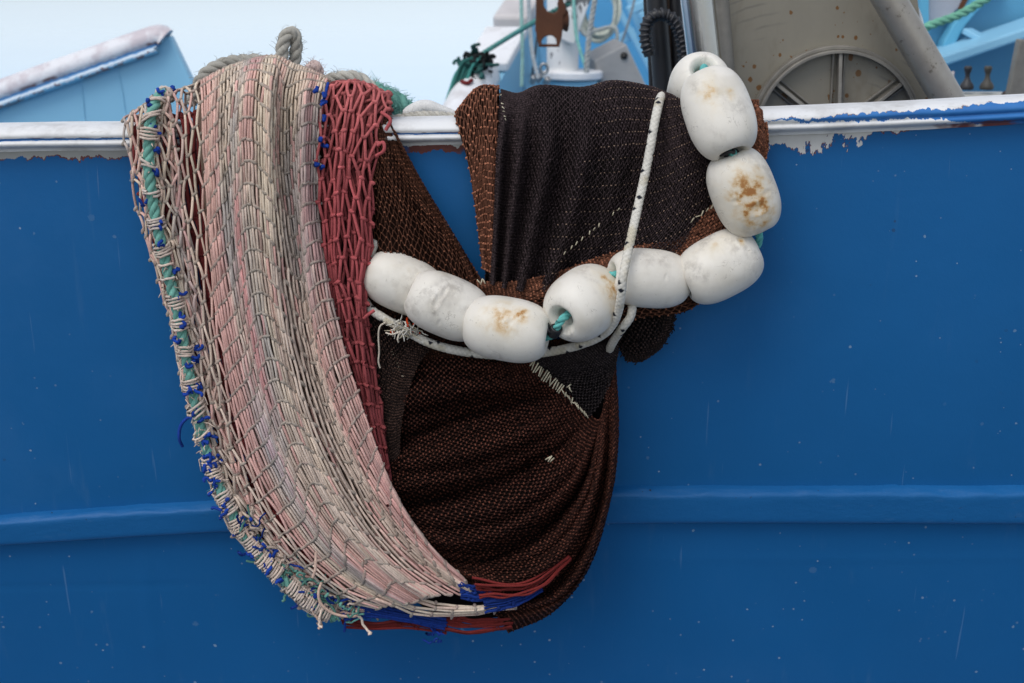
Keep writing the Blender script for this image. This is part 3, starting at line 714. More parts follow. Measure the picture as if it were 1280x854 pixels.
# ---- brown and black fine net
brown = thing('fishing_net', P((640, 780, 40)), 'dark brown and black fine mesh net sagging in a bag below the rail', 'fishing net', 'nets draped over the rail')
BRN = np.array([.098, .040, .024]); BRK = np.array([.20, .080, .046]); BLK = np.array([.018, .013, .014])
def bc(base, var=.25, tint=None):
    def f(u, v, g):
        k = (.75 + .5 * fbm(u * 8, v * 8, 3))[..., None] * (1 + g.normal(0, var, (len(u), 1)))
        return np.clip(np.asarray(base) * k, .002, 1)
    return f
def fine_net(name, sh, N, R, base, knot, seed, r=.85, rk=1.25, v0=0., v1=1., back=-4., parent=None, bcol=None, u0=0., u1=1., M=4):
    mb = MB()
    net(mb, sh, N, R, r, rk, bc(base), v0, v1, ju=.10, jv=.10, kw=r * .9, M=M, K=4, slack=1.6, kcol=bc(knot, .35), seed=seed, u0=u0, u1=u1, kl=.95)
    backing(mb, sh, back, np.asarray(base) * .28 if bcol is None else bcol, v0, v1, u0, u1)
    return mb.build(name, FINE, parent or brown)
# left brown panel
S1_ = Sheet([[(430,180,-120),(440,140,-40),(440,150,15),(440,200,26),(446,260,30),(450,330,30),(455,385,28)],
             [(458,180,-120),(462,142,-40),(464,150,15),(480,210,32),(500,265,36),(515,320,40),(525,375,38)],
             [(480,180,-120),(482,146,-40),(484,154,15),(512,210,30),(540,260,34),(572,316,36),(588,365,34)],
             [(492,180,-120),(492,150,-40),(492,160,15),(522,218,26),(550,265,28),(582,318,30),(606,356,32)]],
            fold=lambda u, v: (0 * u, 0 * u, (8 * np.sin(u * 13 + v * 6) + 4 * np.sin(u * 31 + v * 3)) * sst(.2, .5, v)))
fine_net('left_drape', S1_, 24, 54, BRN * .6, BRK * .8, 51, v0=.10)
# centre brown strip
S2_ = Sheet([[(578,180,-110),(571,140,-30),(570,152,20),(584,200,36),(594,260,42),(603,335,44)],
             [(600,180,-110),(598,116,-40),(596,116,15),(602,180,44),(607,250,48),(612,340,48)],
             [(626,180,-110),(624,114,-40),(622,114,15),(622,180,46),(620,250,50),(620,345,48)]],
            fold=lambda u, v: (0 * u, 0 * u, 3 * np.sin(u * 10)))
fine_net('brown_strip', S2_, 9, 40, BRN * 1.15, BRK * 1.5, 52, r=1.05, rk=1.6, v0=.06)
# black centre drape
def dfold(u, v):
    w = sst(.36, .62, v)
    f = 20 * np.sin(u * 58 - v * 3) * sst(.55, .38, u) + 17 * np.sin((u - .4) * 17 + v * 3) * sst(.35, .5, u)
    return (0 * u, (3.2 * np.sin(u * 31) + 1.5 * np.sin(u * 83)) * sst(.25, .1, v), w * f + 3 * (fbm(u * 9, v * 6, 3) - .5))
S3_ = Sheet([[(618,170,-120),(626,117,-40),(626,118,10),(616,180,44),(612,260,48),(606,352,46)],
             [(650,170,-120),(648,121,-40),(648,122,10),(640,180,50),(630,270,54),(622,358,50)],
             [(695,170,-120),(676,112,-40),(676,113,10),(675,190,52),(655,280,56),(640,362,52)],
             [(745,170,-120),(728,114,-40),(728,115,10),(728,180,54),(705,270,58),(672,365,54)],
             [(790,170,-120),(768,106,-40),(768,107,10),(784,180,54),(765,270,58),(720,362,54)],
             [(825,170,-120),(812,113,-40),(812,114,10),(824,200,50),(815,270,52),(775,345,52)],
             [(850,170,-120),(846,124,-40),(846,125,10),(858,190,48),(862,250,50),(852,320,50)],
             [(900,170,-120),(895,128,-40),(895,130,10),(900,180,42),(905,225,44),(905,290,44)],
             [(955,170,-110),(948,128,-40),(948,132,10),(948,180,36),(938,220,38),(915,280,40)]], fold=dfold)
def dark_col(u, v, g):
    c = np.broadcast_to(np.array([.030, .021, .022]), (len(u), 3)).copy()
    c = mixc(c, BRN * .7, sst(.86, .92, u))
    return c * (1 + g.normal(0, .25, (len(u), 1)))
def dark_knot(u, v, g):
    c = mixc(np.array([.055, .038, .040]), np.array([.11, .085, .08]), sst(.35, .16, v))  # knots paler towards the ridge: sky light put into the colour
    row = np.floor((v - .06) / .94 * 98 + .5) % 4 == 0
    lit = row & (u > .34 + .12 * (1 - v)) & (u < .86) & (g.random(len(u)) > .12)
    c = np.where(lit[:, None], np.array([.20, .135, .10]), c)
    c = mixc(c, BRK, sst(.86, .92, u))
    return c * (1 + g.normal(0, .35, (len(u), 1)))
mb = MB()
net(mb, S3_, 84, 98, .66, .85, dark_col, .06, 1, ju=.10, jv=.08, kw=.8, M=4, K=4, slack=1.2, kcol=dark_knot, seed=53)
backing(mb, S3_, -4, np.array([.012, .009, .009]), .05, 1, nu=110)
mb.build('black_drape', FINE, brown)
# brown selvedge band running under the floats
S4_ = Sheet([[(596,352,44),(640,352,54),(690,342,62),(740,324,64),(800,306,62),(850,298,60),(885,262,54),(915,215,48),(938,165,42),(944,132,15),(944,150,-60)],
             [(600,366,48),(640,372,62),(690,368,72),(745,352,74),(800,340,70),(860,330,66),(905,290,60),(930,235,54),(950,180,44),(952,140,15),(952,150,-60)],
             [(606,384,44),(640,405,56),(690,420,66),(745,410,66),(800,398,60),(868,384,52),(928,310,46),(946,240,44),(960,185,36),(958,150,12),(958,160,-60)]],
            fold=lambda u, v: (0 * u, 0 * u, 4 * np.sin(u * 9 + v * 20)))
fine_net('float_line_band', S4_, 16, 120, BRN * .95, BRK * 1.05, 54, r=.95, rk=1.4)
# small black lobe hanging beneath the band
S5_ = Sheet([[(758,385,40),(768,410,44),(776,440,42),(786,452,34)], [(790,380,46),(800,405,56),(804,430,52),(800,452,36)], [(815,378,42),(830,400,50),(826,425,46),(812,446,34)], [(845,382,30),(842,400,36),(838,415,34),(826,436,30)]])
fine_net('black_lobe', S5_, 16, 22, (.012, .009, .009), (.040, .024, .020), 55)
# lower bag: folds fan out from under the knot at upper right
def lfold(u, v):
    w = sst(0, .35, v)
    return (0 * u, 0 * u, w * sst(1.15, .6, v) ** .5 * (74 * np.abs(np.sin(u * 15.5 + .5 * np.sin(v * 3))) ** .6 - 50 + 20 * np.abs(np.sin(u * 37 + v * 2)) - 6) + 7 * (fbm(u * 12, v * 5, 4) - .5))
S6_ = Sheet([[(690,452,40),(640,450,30),(580,444,20),(520,448,12),(470,462,8)],
             [(705,465,46),(650,482,38),(590,498,28),(530,515,20),(470,525,12)],
             [(720,490,52),(665,525,52),(600,552,40),(540,568,30),(470,580,20)],
             [(735,515,56),(690,560,58),(620,602,54),(550,620,44),(480,630,34)],
             [(746,525,58),(710,600,64),(650,650,62),(580,675,54),(510,672,44)],
             [(752,520,60),(732,610,68),(690,675,68),(620,712,60),(550,706,50)],
             [(758,490,60),(752,600,68),(720,690,68),(660,740,58),(580,730,48)],
             [(764,455,56),(766,580,62),(742,680,60),(700,746,52),(622,770,40)],
             [(768,432,46),(773,540,50),(764,620,48),(735,712,42),(690,766,36),(636,791,28)]], fold=lfold)
fine_net('sagging_bag', S6_, 80, 66, BRN * .17 * np.array([1, .88, 1]), BRK * .46 * np.array([1, .86, .95]), 56, r=.85, rk=1.3)
# back layer closing the bag behind
S7_ = Sheet([[(455,440,-2),(462,560,-20),(480,670,-34),(515,745,-24),(556,778,6)], [(600,440,-2),(600,560,-22),(620,680,-34),(640,770,4)], [(764,436,14),(768,540,0),(755,640,0),(720,720,0),(650,772,10)]])
S9_ = Sheet([[(440,370,36),(456,440,38),(472,530,38),(486,620,34)], [(500,415,50),(496,450,46),(490,520,42),(493,600,36)], [(542,432,44),(522,458,44),(503,520,40),(498,590,34)]])
fine_net('black_side_panel', S9_, 22, 50, (.014, .009, .008), (.055, .030, .022), 58, r=.8, rk=1.2)
S10_ = Sheet([[(448,345,30),(520,392,42),(600,410,44),(690,425,44),(772,396,40)], [(452,390,26),(520,425,34),(600,440,36),(690,445,38),(772,415,36)], [(456,430,14),(520,452,22),(600,462,26),(690,468,30),(768,440,30)]])
fine_net('band_underside', S10_, 14, 110, BRN * .25, BRK * .3, 59, r=.9, rk=1.3)
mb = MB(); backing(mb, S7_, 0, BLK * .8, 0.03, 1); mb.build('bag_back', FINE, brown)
# black patch sewn in at the upper right of the bag
S8_ = Sheet([[(655,446,58),(690,440,62),(730,432,62),(768,424,54)], [(690,470,62),(716,462,66),(742,448,66),(768,430,56)], [(738,522,68),(754,498,68),(767,468,64),(774,434,54)]],
            fold=lambda u, v: (0 * u, 0 * u, 3 * np.sin(u * 12)))
fine_net('black_patch', S8_, 24, 30, (.014, .011, .012), (.048, .036, .034), 57, r=.7, rk=.9)
mb = MB()
for k in range(170):
    f = rng.random(); ex = np.array([(758, 392), (770, 430), (784, 452), (808, 446), (828, 430), (842, 410), (846, 388)], float)
    q = f * 6; i = min(int(q), 5); e0 = ex[i] * (1 - q + i) + ex[i + 1] * (q - i); out = (e0 - np.array([802, 405])) / 45
    p0 = np.array([*(e0 - out * rng.uniform(2, 9)), 38 + rng.normal(0, 5)])
    p1 = p0 + np.array([*(out * rng.uniform(1, 4) + rng.normal(0, 2.2, 2)), rng.normal(0, 4)]); p2 = p1 + np.array([*(rng.normal(0, 2.2, 2) + [0, 1.2]), rng.normal(0, 4)])
    mb.tubes(P(curve(np.stack([p0, p1, p2]), 8))[None], .8 * MM, np.array([.018, .013, .012]) * (.6 + .8 * rng.random()), M=4)
mb.build('ragged_fringe', FINE, brown)
# white and cream stitching
CRE = np.array([.62, .55, .40])
mb = MB()
def stitches(p0, p1, cnt, L, ang, d, jit=.15, r=.9):
    mb = MB()
    for k in range(cnt):
        if rng.random() < .06: continue
        f = (k + rng.normal(0, .12)) / max(1, cnt - 1)
        c0 = np.array(p0) * (1 - f) + np.array(p1) * f; a_ = ang + rng.normal(0, jit); l = L * (1 + rng.normal(0, .18))
        dx = np.array([math.cos(a_), math.sin(a_)]) * l / 2
        pts = np.array([[c0[0] - dx[0], c0[1] - dx[1], d - 1], [c0[0], c0[1], d + 2.5], [c0[0] + dx[0], c0[1] + dx[1], d - 1]])
        mb.tubes(P(curve(pts, 7))[None], r * MM, CRE * (.6 + .5 * rng.random()), M=4)
    mb.build('stitching', TWINE, brown)
stitches((664, 455), (702, 487), 15, 11, -1.05, 74); stitches((704, 490), (734, 520), 12, 7, 1.3, 76, .4); stitches((683, 571), (690, 575), 4, 8, -1.1, 78, .4)
stitches((711, 482), (713, 488), 3, 6, -1.1, 78, .5)
stitches((773, 262), (706, 316), 10, 5, -1.2, 72, .2, .7)
stitches((598, 352), (606, 352), 3, 6, 1.2, 62, .5); stitches((866, 275), (896, 254), 6, 6, -1.0, 60, .4, .8)
stitches((490, 440), (503, 470), 9, 5, -.3, 44, .3, .6); stitches((626, 120), (632, 150), 7, 3, .6, 52, .6, .7)

# ================================================================== FLOATS
m = NT('float_plastic')
c = m.attr('Col').outputs['Color']
n1 = m.noise(38, 5, .65, m.obj()); f = m.math('MULTIPLY_ADD', n1, .12); m.t.nodes[-1].inputs[2].default_value = .93
hs = m.n('VectorMath', operation='SCALE'); m.t.links.new(c, hs.inputs[0]); m.t.links.new(f, hs.inputs['Scale'])
gr = m.math('MULTIPLY', m.attr('grey').outputs['Fac'], m.math('ADD', m.math('MULTIPLY', m.step(m.noise(75, 6, .7, m.obj()), .38, .62), 1.1), .15), True)
cc = m.mix(gr, hs.outputs[0], (.36, .325, .28))
sn = m.math('ADD', m.math('MULTIPLY', m.step(m.noise(58, 6, .70, m.obj((1, 1, 1), (3, 1, 2))), .34, .66), .75), .42)
st = m.math('MULTIPLY', m.attr('stain').outputs['Fac'], sn, True)
scol = m.n('ValToRGB'); e = scol.color_ramp.elements; e[0].position = .1; e[0].color = (.66, .55, .34, 1); e[1].position = .95; e[1].color = (.33, .14, .04, 1); q = e.new(.5); q.color = (.54, .34, .12, 1)
m.set(scol, 'i0', st)
cc = m.mix(m.math('MULTIPLY', st, 1.25, True), cc, scol.outputs[0])
# hairline scuffs and pits
ln = m.math('ABSOLUTE', m.math('SUBTRACT', m.noise(30, 3, .55, m.obj((1, 1, 2.2)), .6), .5))
scr = m.math('MULTIPLY', m.math('LESS_THAN', ln, .006), m.step(m.noise(22, 3, .6, m.obj((1, 1, 1), (9, 2, 4))), .56, .66))
ln2 = m.math('ABSOLUTE', m.math('SUBTRACT', m.noise(46, 2, .5, m.obj((2.4, 1, .8), (5, 5, 5)), .3), .5))
scr = m.math('MAXIMUM', scr, m.math('MULTIPLY', m.math('LESS_THAN', ln2, .007), m.step(m.noise(18, 3, .6, m.obj((1, 1, 1), (1, 7, 4))), .58, .68)))
pit = m.step(m.noise(190, 3, .6, m.obj()), .69, .72)
cc = m.mix(m.math('MULTIPLY', m.math('MAXIMUM', scr, m.math('MULTIPLY', pit, .8)), .55), cc, (.30, .26, .21))
hh = m.math('ADD', m.math('MULTIPLY', m.noise(420, 3, .6, m.obj()), .3), m.noise(60, 5, .65, m.obj()))
hh = m.math('SUBTRACT', hh, m.math('MULTIPLY', m.math('MAXIMUM', scr, pit), .9))
m.bump(hh, .22, .002)
m.set(m.b, 'Subsurface Weight', .10); m.set(m.b, 'Subsurface Radius', (.02, .018, .014)); m.set(m.b, 'Subsurface Scale', .3)
FLOATM = m.out(cc, .5, 0, .35)
def make_float(A, Bp, dia, label, stains=(), seed=0, dents=()):
    dia = dia * .965; a = P(A); b = P(Bp); ax = b - a; L = np.linalg.norm(ax); ax /= L; Rr = dia / 2 * MM; c0 = (a + b) / 2
    t = np.linspace(-.5, .5, 60)
    lip = .47 * Rr
    t = .5 * np.sin(np.linspace(-math.pi / 2, math.pi / 2, 84))
    prof = [(x * L, lip + (Rr - lip) * max(0., 1 - abs(2 * x) ** 2.7) ** .56) for x in t]
    def end(sg):
        e = []
        x2 = sg * L * .5
        for q in np.linspace(0, 1, 10)[1:]:           # dished socket into the bore
            e.append((x2 - sg * L * .11 * q ** 1.3, lip - (lip - .26 * Rr) * (1 - (1 - q) ** 1.6)))
        e.append((x2 - sg * L * .30, .24 * Rr))
        return e
    prof = end(-1)[::-1] + prof + end(1)
    prof = np.array(prof); M = 64
    x = np.cross(ax, (0, -1, .25)); x /= np.linalg.norm(x); y = np.cross(ax, x)     # y points at the viewer or away
    if y[1] > 0: x, y = -x, -y
    an = np.arange(M) * 2 * math.pi / M
    X = c0 + prof[None, :, 0:1] * ax + prof[None, :, 1:2] * (np.cos(an)[:, None, None] * y + np.sin(an)[:, None, None] * x)
    wv = 1 + .020 * (fbm(an[:, None] * 1.4 + seed, prof[None, :, 0] * 14 + seed, seed % 5) - .5)
    X = c0 + (X - c0) * wv[..., None]
    sx = prof[None, :, 0] / (L / 2) + 0 * an[:, None]; sa = (an[:, None] + math.pi) % (2 * math.pi) - math.pi + 0 * sx
    col = np.broadcast_to(np.array([.73, .69, .615]), X.shape).copy()
    gr = sst(.45, .8, fbm(sx * 2.2 + seed * 3.1, sa * 1.3 + seed, seed % 4))
    col = mixc(col, np.array([.60, .555, .47]), gr * .6)
    fine = fbm(sx * 7 + seed, sa * 6, 2, 5)
    SM = np.zeros(sx.shape); GM = .5 * sst(.50, .75, fbm(sx * 1.6 + seed * 1.7, sa * 1.1 + seed * .7, (seed + 1) % 4))
    for (px, pa, rx, ra, amt, cc) in stains:
        d = ((sx - px) / rx) ** 2 + ((sa - pa) / ra) ** 2
        mk = np.exp(-d * .55) * (.55 + .8 * sst(.34, .70, fine)) * amt
        if cc in (GY, PK): GM = np.maximum(GM, mk * (1 if cc is GY else .5))
        else: SM = np.maximum(SM, mk * (.55 if cc is YE else 1.15 if cc is BRS else .9))
    nrm = X - (c0 + prof[None, :, 0:1] * ax); nl = np.linalg.norm(nrm, axis=-1, keepdims=True) + 1e-9; nrm = nrm / nl
    for (px, pa, rx, ra, dep) in dents:               # pressed or scraped marks
        d = np.sqrt(((sx - px) / rx) ** 2 + ((sa - pa) / ra) ** 2)
        X = X - nrm * (dep * (np.exp(-(d * 1.4) ** 4) - .5 * np.exp(-((d - 1.15) / .22) ** 2)))[..., None] * .001
        col = mixc(col, np.array([.55, .50, .44]), .35 * np.exp(-((d - 1.0) / .25) ** 2))
    mb = MB(); mb.grid(X, col, closed_u=True); mb.extra = {'stain': SM, 'grey': GM}
    o = mb.build('net_float', FLOATM)
    return tag(o, label, 'float', 'white floats strung along the net')
OR = (.50, .22, .045); BRS = (.25, .09, .02); YE = (.62, .48, .24); GY = (.33, .29, .25); PK = (.66, .48, .44)
FL = [
 ((460,336,34), (548,374,46), 72, 'clean white barrel float tucked against the red net, first from the left', [(.2,.2,.4,.5,.3,GY),(-.1,.6,.5,.3,.25,YE)], 1, []),
 ((513,363,76), (604,402,84), 77, 'white float with a scraped grey gouge, between the cleanest float and the rust stained one', [(-.25,.1,.14,.5,.75,GY),(-.25,.1,.3,.3,.35,PK)], 2, [(-.25,.05,.10,.30,2.2),(-.18,.4,.08,.22,2),(.0,-.6,.07,.12,1.2)]),
 ((583,402,104), (685,421,128), 79, 'white float with a brown smudge, lowest on the line and lying beside the turquoise rope', [(-.05,.35,.35,.40,.75,OR),(.3,.55,.25,.25,.85,OR),(-.45,.25,.2,.3,.5,YE),(.2,.1,.25,.3,.4,PK)], 3, [(.2,.25,.13,.10,1.5),(.1,.5,.16,.08,1.5),(.45,.55,.10,.07,1.5)]),
 ((702,400,150), (757,358,62), 86, 'white float showing its open end with turquoise rope, orange stains on its upper side', [(.45,-.5,.4,.6,1.0,OR),(.35,-.05,.25,.35,.8,YE),(.25,.2,.12,.14,.9,BRS)], 4, [(.1,.9,.2,.15,1.2)]),
 ((764,344,104), (858,352,72), 73, 'white float crossed by the speckled braided rope', [(-.1,.7,.4,.3,.45,GY),(.3,.1,.3,.3,.25,PK)], 5, [(.15,.05,.07,.12,1.4),(-.15,.55,.25,.06,1.3),(-.1,.8,.25,.06,1.3)]),
 ((856,356,92), (944,310,74), 80, 'white float with pressed oval marks at its lower right, below the rustiest float', [(.55,.55,.3,.35,.5,GY),(.1,.75,.5,.25,.5,YE),(.62,.45,.06,.1,.8,OR)], 6, [(.62,.5,.09,.13,2.2),(.65,.1,.10,.12,1.8),(.3,.2,.06,.09,1.3),(.4,.7,.07,.08,1.3)]),
 ((911,192,88), (948,288,90), 79, 'white float with the broadest rust brown stain, hanging at the far right of the net', [(.05,.0,.55,.55,1.0,OR),(-.1,.05,.10,.12,1.3,BRS),(.35,.25,.35,.5,.8,YE),(.6,-.1,.2,.5,.9,OR),(.3,-.35,.12,.15,.9,BRS)], 7, [(.35,.05,.16,.30,1.6),(.0,-.5,.08,.14,1.3),(.1,.5,.10,.12,1.4)]),
 ((881,93,52), (916,192,112), 82, 'white float hanging over the rail edge with faint tan scrawls, overlapping the topmost float', [(-.25,-.25,.3,.25,.55,OR),(-.05,-.15,.2,.2,.45,YE),(-.1,.35,.10,.12,.8,OR)], 8, [(-.3,.1,.3,.06,1.3),(-.15,.2,.2,.07,1.2),(-.1,.0,.07,.10,1.2)]),
 ((880,86,16), (866,142,-88), 78, 'topmost white float lying on the rail with its open end facing up', [(.3,.0,.3,.4,.2,YE)], 9, []),
]
for A, Bp, dia, lab, st, sd, dn in FL: make_float(A, Bp, dia, lab, st, sd, dn)
# float line through all bores
TUR = np.array([.13, .45, .42])
fp = []
for A, Bp, *_ in FL[:8]: fp += [A, Bp]
fl = [FL[0][0], FL[0][1], FL[1][0], FL[1][1], FL[2][0], FL[2][1], FL[3][0], FL[3][1], FL[4][0], FL[4][1], FL[5][0], FL[5][1], FL[6][1], FL[6][0], FL[7][1], FL[7][0], FL[8][0], FL[8][1]]
fl = [np.array(q, float) for q in fl]
line = []
for k in range(0, len(fl) - 1):
    line.append(fl[k]); 
    if k % 2 == 0: line.append((fl[k] + fl[k + 1]) / 2)
line.append(fl[-1])
lp = P(curve(np.array(line), 900))
fr = thing('float_rope', P((690, 410, 130)), 'turquoise rope threaded through the white floats', 'rope')
mb = MB(); twisted(mb, lp, .0062, .034, TUR, seed=5, M=7); mb.build('laid_rope', ROPE, fr)
mb = MB()
def lash(c, w, R, cnt):
    i0 = int(np.argmin(np.linalg.norm(lp - P(np.array(c, float)), axis=1))); t, a, b = frames(lp)
    i1, i2 = max(0, i0 - w), min(len(lp) - 1, i0 + w)
    kk = np.linspace(i1, i2, cnt * 12); ph = np.linspace(0, cnt * 6.283, len(kk))
    q = [np.stack([np.interp(kk, np.arange(len(lp)), s[:, d]) for d in range(3)], 1) for s in (lp, a, b)]
    mb.tubes((q[0] + R * (q[1] * np.cos(ph)[:, None] + q[2] * np.sin(ph)[:, None]))[None], .0026, (.008, .008, .010), M=6)
TAPE = vcol_mat('black_tape', .5, 0, .2)
for c_, w_, R1, n_, ends in (((690, 409, 135), 5, .0072, 6, ([(684,404,140),(686,414,144),(694,417,142)],)), ((912, 188, 105), 5, .0085, 5, ([(898,192,118),(905,184,124),(916,182,122),(917,192,118)], [(900,194,116),(912,190,124),(918,190,118)]))):
    mb = MB(); lash(c_, w_, R1, n_)
    for pts in ends: mb.tubes(P(curve(np.array(pts, float), 18))[None], .0028, (.008, .008, .010), M=6)
    mb.build('black_lashing', TAPE, fr)

# ================================================================== BRAIDED ROPE
WHT = np.array([.66, .63, .56]); FLK = np.array([.012, .014, .022])
br = thing('braided_rope', P((775, 395, 100)), 'white braided rope with black flecks tied across the black net and under the floats', 'rope')
mb = MB()
path = [(832,150,-90),(828,122,-30),(825,124,20),(819,150,58),(810,200,74),(797,260,96),(786,310,136),(779,345,160),(776,372,154),(772,392,136),(762,411,114),(746,423,96),(722,432,80)]
braided(mb, P(curve(np.array(path, float), 300)), .0069, WHT, FLK, 1)
path = [(752,452,10),(759,443,44),(766,428,78),(778,410,108),(788,396,112),(790,380,104),(784,368,96),(776,362,92)]
braided(mb, P(curve(np.array(path, float), 120)), .0068, WHT * .92, FLK, 2)
path = [(470,300,30),(463,318,34),(456,342,30),(453,366,34),(462,385,46),(480,398,56),(505,412,62),(535,428,66),(570,438,66),(620,444,64),(670,442,66),(715,434,72),(750,420,84),(766,405,96),(772,392,104)]
braided(mb, P(curve(np.array(path, float), 300)), .0072, WHT * .95, FLK, 3)
mb.build('braid', BRAID, br)
mb = MB()
ORG = np.array([.65, .06, .01])
for k in range(90):
    p0 = np.array([506 + rng.normal(0, 7), 410 + rng.normal(0, 5), 72 + rng.normal(0, 3)])
    d = np.array([rng.normal(-.2, .8), rng.normal(.5, .7), rng.normal(.5, .5)]); L = 4 + 6 * rng.random()
    pts = np.stack([p0, p0 + d * L * .5, p0 + d * L + rng.normal(0, 2, 3)])
    mb.tubes(P(pts)[None], np.array([1.1, .9, .4]) * MM, ORG if k in (3, 21) else (WHT if rng.random() > .3 else CRE) * (.7 + .4 * rng.random()), M=4)
for px, py, s in ((489, 415, 1), (513, 409, 1.2)):
    tangle(mb, px, py, 80, 1.5, 1.5, 4, [ORG], 1.2, seg=3, step=1.5)
for pts in ([(482,403,66),(475,408,70),(473,420,68),(474,440,64),(473,452,62),(475,460,60)], [(500,415,78),(490,418,82),(482,416,80)], [(500,414,78),(497,424,80),(498,428,78)]):
    mb.tubes(P(curve(np.array(pts, float), 24))[None], 1.1 * MM, WHT * np.array([1, .92, .85]), M=5)
mb.build('frayed_end', TWINE, br)

# ================================================================== ROPES LYING BEHIND THE RAIL
GRR = np.array([.40, .38, .33])
def rope_thing(label, paths, R, pitch, col, seed=0, fuzz=0, name='coiled_rope', fcol=None):
    pw = [P(curve(np.array(q, float), 160)) for q in paths]
    mb = MB()
    for k, q in enumerate(pw): twisted(mb, q, R, pitch, col, seed=seed + k, M=8, fuzz=fuzz, fcol=fcol)
    o = mb.build(name, ROPE); return tag(o, label, 'rope')
rope_thing('grey laid rope standing up in a narrow loop above the pale net', [[(352,130,-110),(352,95,-110),(353,60,-112),(358,44,-116),(364,40,-120),(369,46,-124),(370,62,-126),(366,90,-128),(362,130,-130)]], .0105, .052, GRR, 1, 200)
rope_thing('grey rope arching behind the hump of the pale net', [[(238,130,-100),(255,95,-100),(280,80,-104),(310,76,-108),(330,78,-110),(345,100,-110)]], .0105, .05, GRR * .9, 2, 120)
rope_thing('whitish grey rope bowed over the green rope behind the red net', [[(380,120,-120),(400,104,-118),(425,97,-116),(445,97,-116),(460,106,-118),(468,122,-122),(474,145,-126)]], .0105, .05, GRR * 1.2, 3, 260)
rope_thing('thick green rope heaped on the rail behind the red net', [[(366,110,-140),(385,100,-140),(400,110,-140),(430,112,-145),(455,108,-150),(480,118,-150),(500,128,-150),(512,142,-150),(515,165,-150)], [(425,108,-160),(450,118,-160),(475,128,-165),(505,135,-165)]], .0135, .06, GRN * .9, 4, 1500, fcol=GRN * 1.05)
rope_thing('white and red flecked rope end poking up beside the standing grey loop', [[(380,120,-90),(384,96,-92),(390,84,-94),(396,84,-96),(398,100,-98)]], .010, .03, np.array([.55, .42, .38]), 6, 220)
mb = MB()
WR = np.array([.72, .71, .68])
plain(mb, P(curve(np.array([(505,150,-90),(515,140,-90),(530,134,-92),(548,138,-94),(575,146,-96)], float), 80)), np.interp(np.linspace(0, 1, 60), [0, .1, .5, 1], [.004, .012, .012, .006]), WR, 12, 60)
twisted(mb, P(curve(np.array([(480,152,-60),(505,147,-60),(530,144,-62),(560,146,-64),(590,150,-66)], float), 80)), .007, .03, GRR * 1.15, seed=9, M=8, fuzz=80)
tag(mb.build('coiled_rope', ROPE), 'flattened white rope tail resting on the gunwale between the red and black nets', 'rope')

# ================================================================== THINGS ON DECK BEHIND
STEEL = None
m = NT('weathered_steel')
c = m.mix(m.noise(5, 6, .65, m.obj((1, 1, .6))), (.175, .155, .115), (.30, .275, .22))
for sc, th, k2 in ((36, .13, .30), (75, .17, .40), (20, .10, .55)):
    vo = m.n('TexVoronoi'); vo.inputs['Scale'].default_value = sc; m.t.links.new(m.obj((1, .05, .8), (sc, 0, sc * .3)), vo.inputs['Vector'])
    sp = m.n('SeparateColor'); m.t.links.new(vo.outputs['Color'], sp.inputs[0])
    d = m.math('ADD', vo.outputs['Distance'], m.math('MULTIPLY', m.math('SUBTRACT', m.noise(90, 3, .6, m.obj()), .5), .25))
    mk = m.math('MULTIPLY', m.math('LESS_THAN', d, m.math('MULTIPLY', sp.outputs['Green'], th * 1.9)), m.math('GREATER_THAN', sp.outputs['Red'], k2))
    mk = m.math('MULTIPLY', mk, m.step(m.noise(3.2, 3, .5, m.obj((1, 1, 1), (1.3, 0, .4))), .30, .48))
    c = m.mix(mk, c, (.15, .065, .015))
c = m.mix(m.math('MULTIPLY', m.step(m.noise(7, 5, .7, m.obj((1, 1, .4), (4, 1, 1))), .55, .75), .6), c, (.13, .10, .06))
tc = m.n('TexCoord'); wv = m.n('TexWave'); wv.wave_type = 'RINGS'; wv.rings_direction = 'Y'; wv.inputs['Scale'].default_value = 16; wv.inputs['Distortion'].default_value = 3
mp = m.n('Mapping'); m.t.links.new(tc.outputs['Object'], mp.inputs['Vector']); mp.inputs['Location'].default_value = (.05, 0, .02); m.t.links.new(mp.outputs[0], wv.inputs['Vector'])
c = m.mix(m.math('MULTIPLY', m.math('MULTIPLY', m.step(wv.outputs['Fac'], .8, 1.), m.step(m.noise(4, 3, .6, m.obj()), .5, .6)), .5), c, (.12, .11, .095))
m.bump(m.noise(40, 5, .6, m.obj()), .15, .002)
STEEL = m.out(c, .5, .15, .4)
STAIN = flat_mat('stainless_tube', (.46, .46, .46), .20, 1., .15, 8, .05)
m = NT('stained_tube'); c = m.mix(m.noise(18, 6, .7, m.obj((1, 1, .6))), (.20, .175, .14), (.42, .39, .34))
c = m.mix(m.math('MULTIPLY', m.step(m.noise(42, 5, .7, m.obj()), .58, .68), .7), c, (.09, .06, .035)); m.bump(m.noise(60, 5, .6, m.obj()), .2, .002); TUBEM = m.out(c, .36, .35, .5)
DULL = flat_mat('dull_steel', (.25, .23, .195), .5, .3, .45, 16, .25)

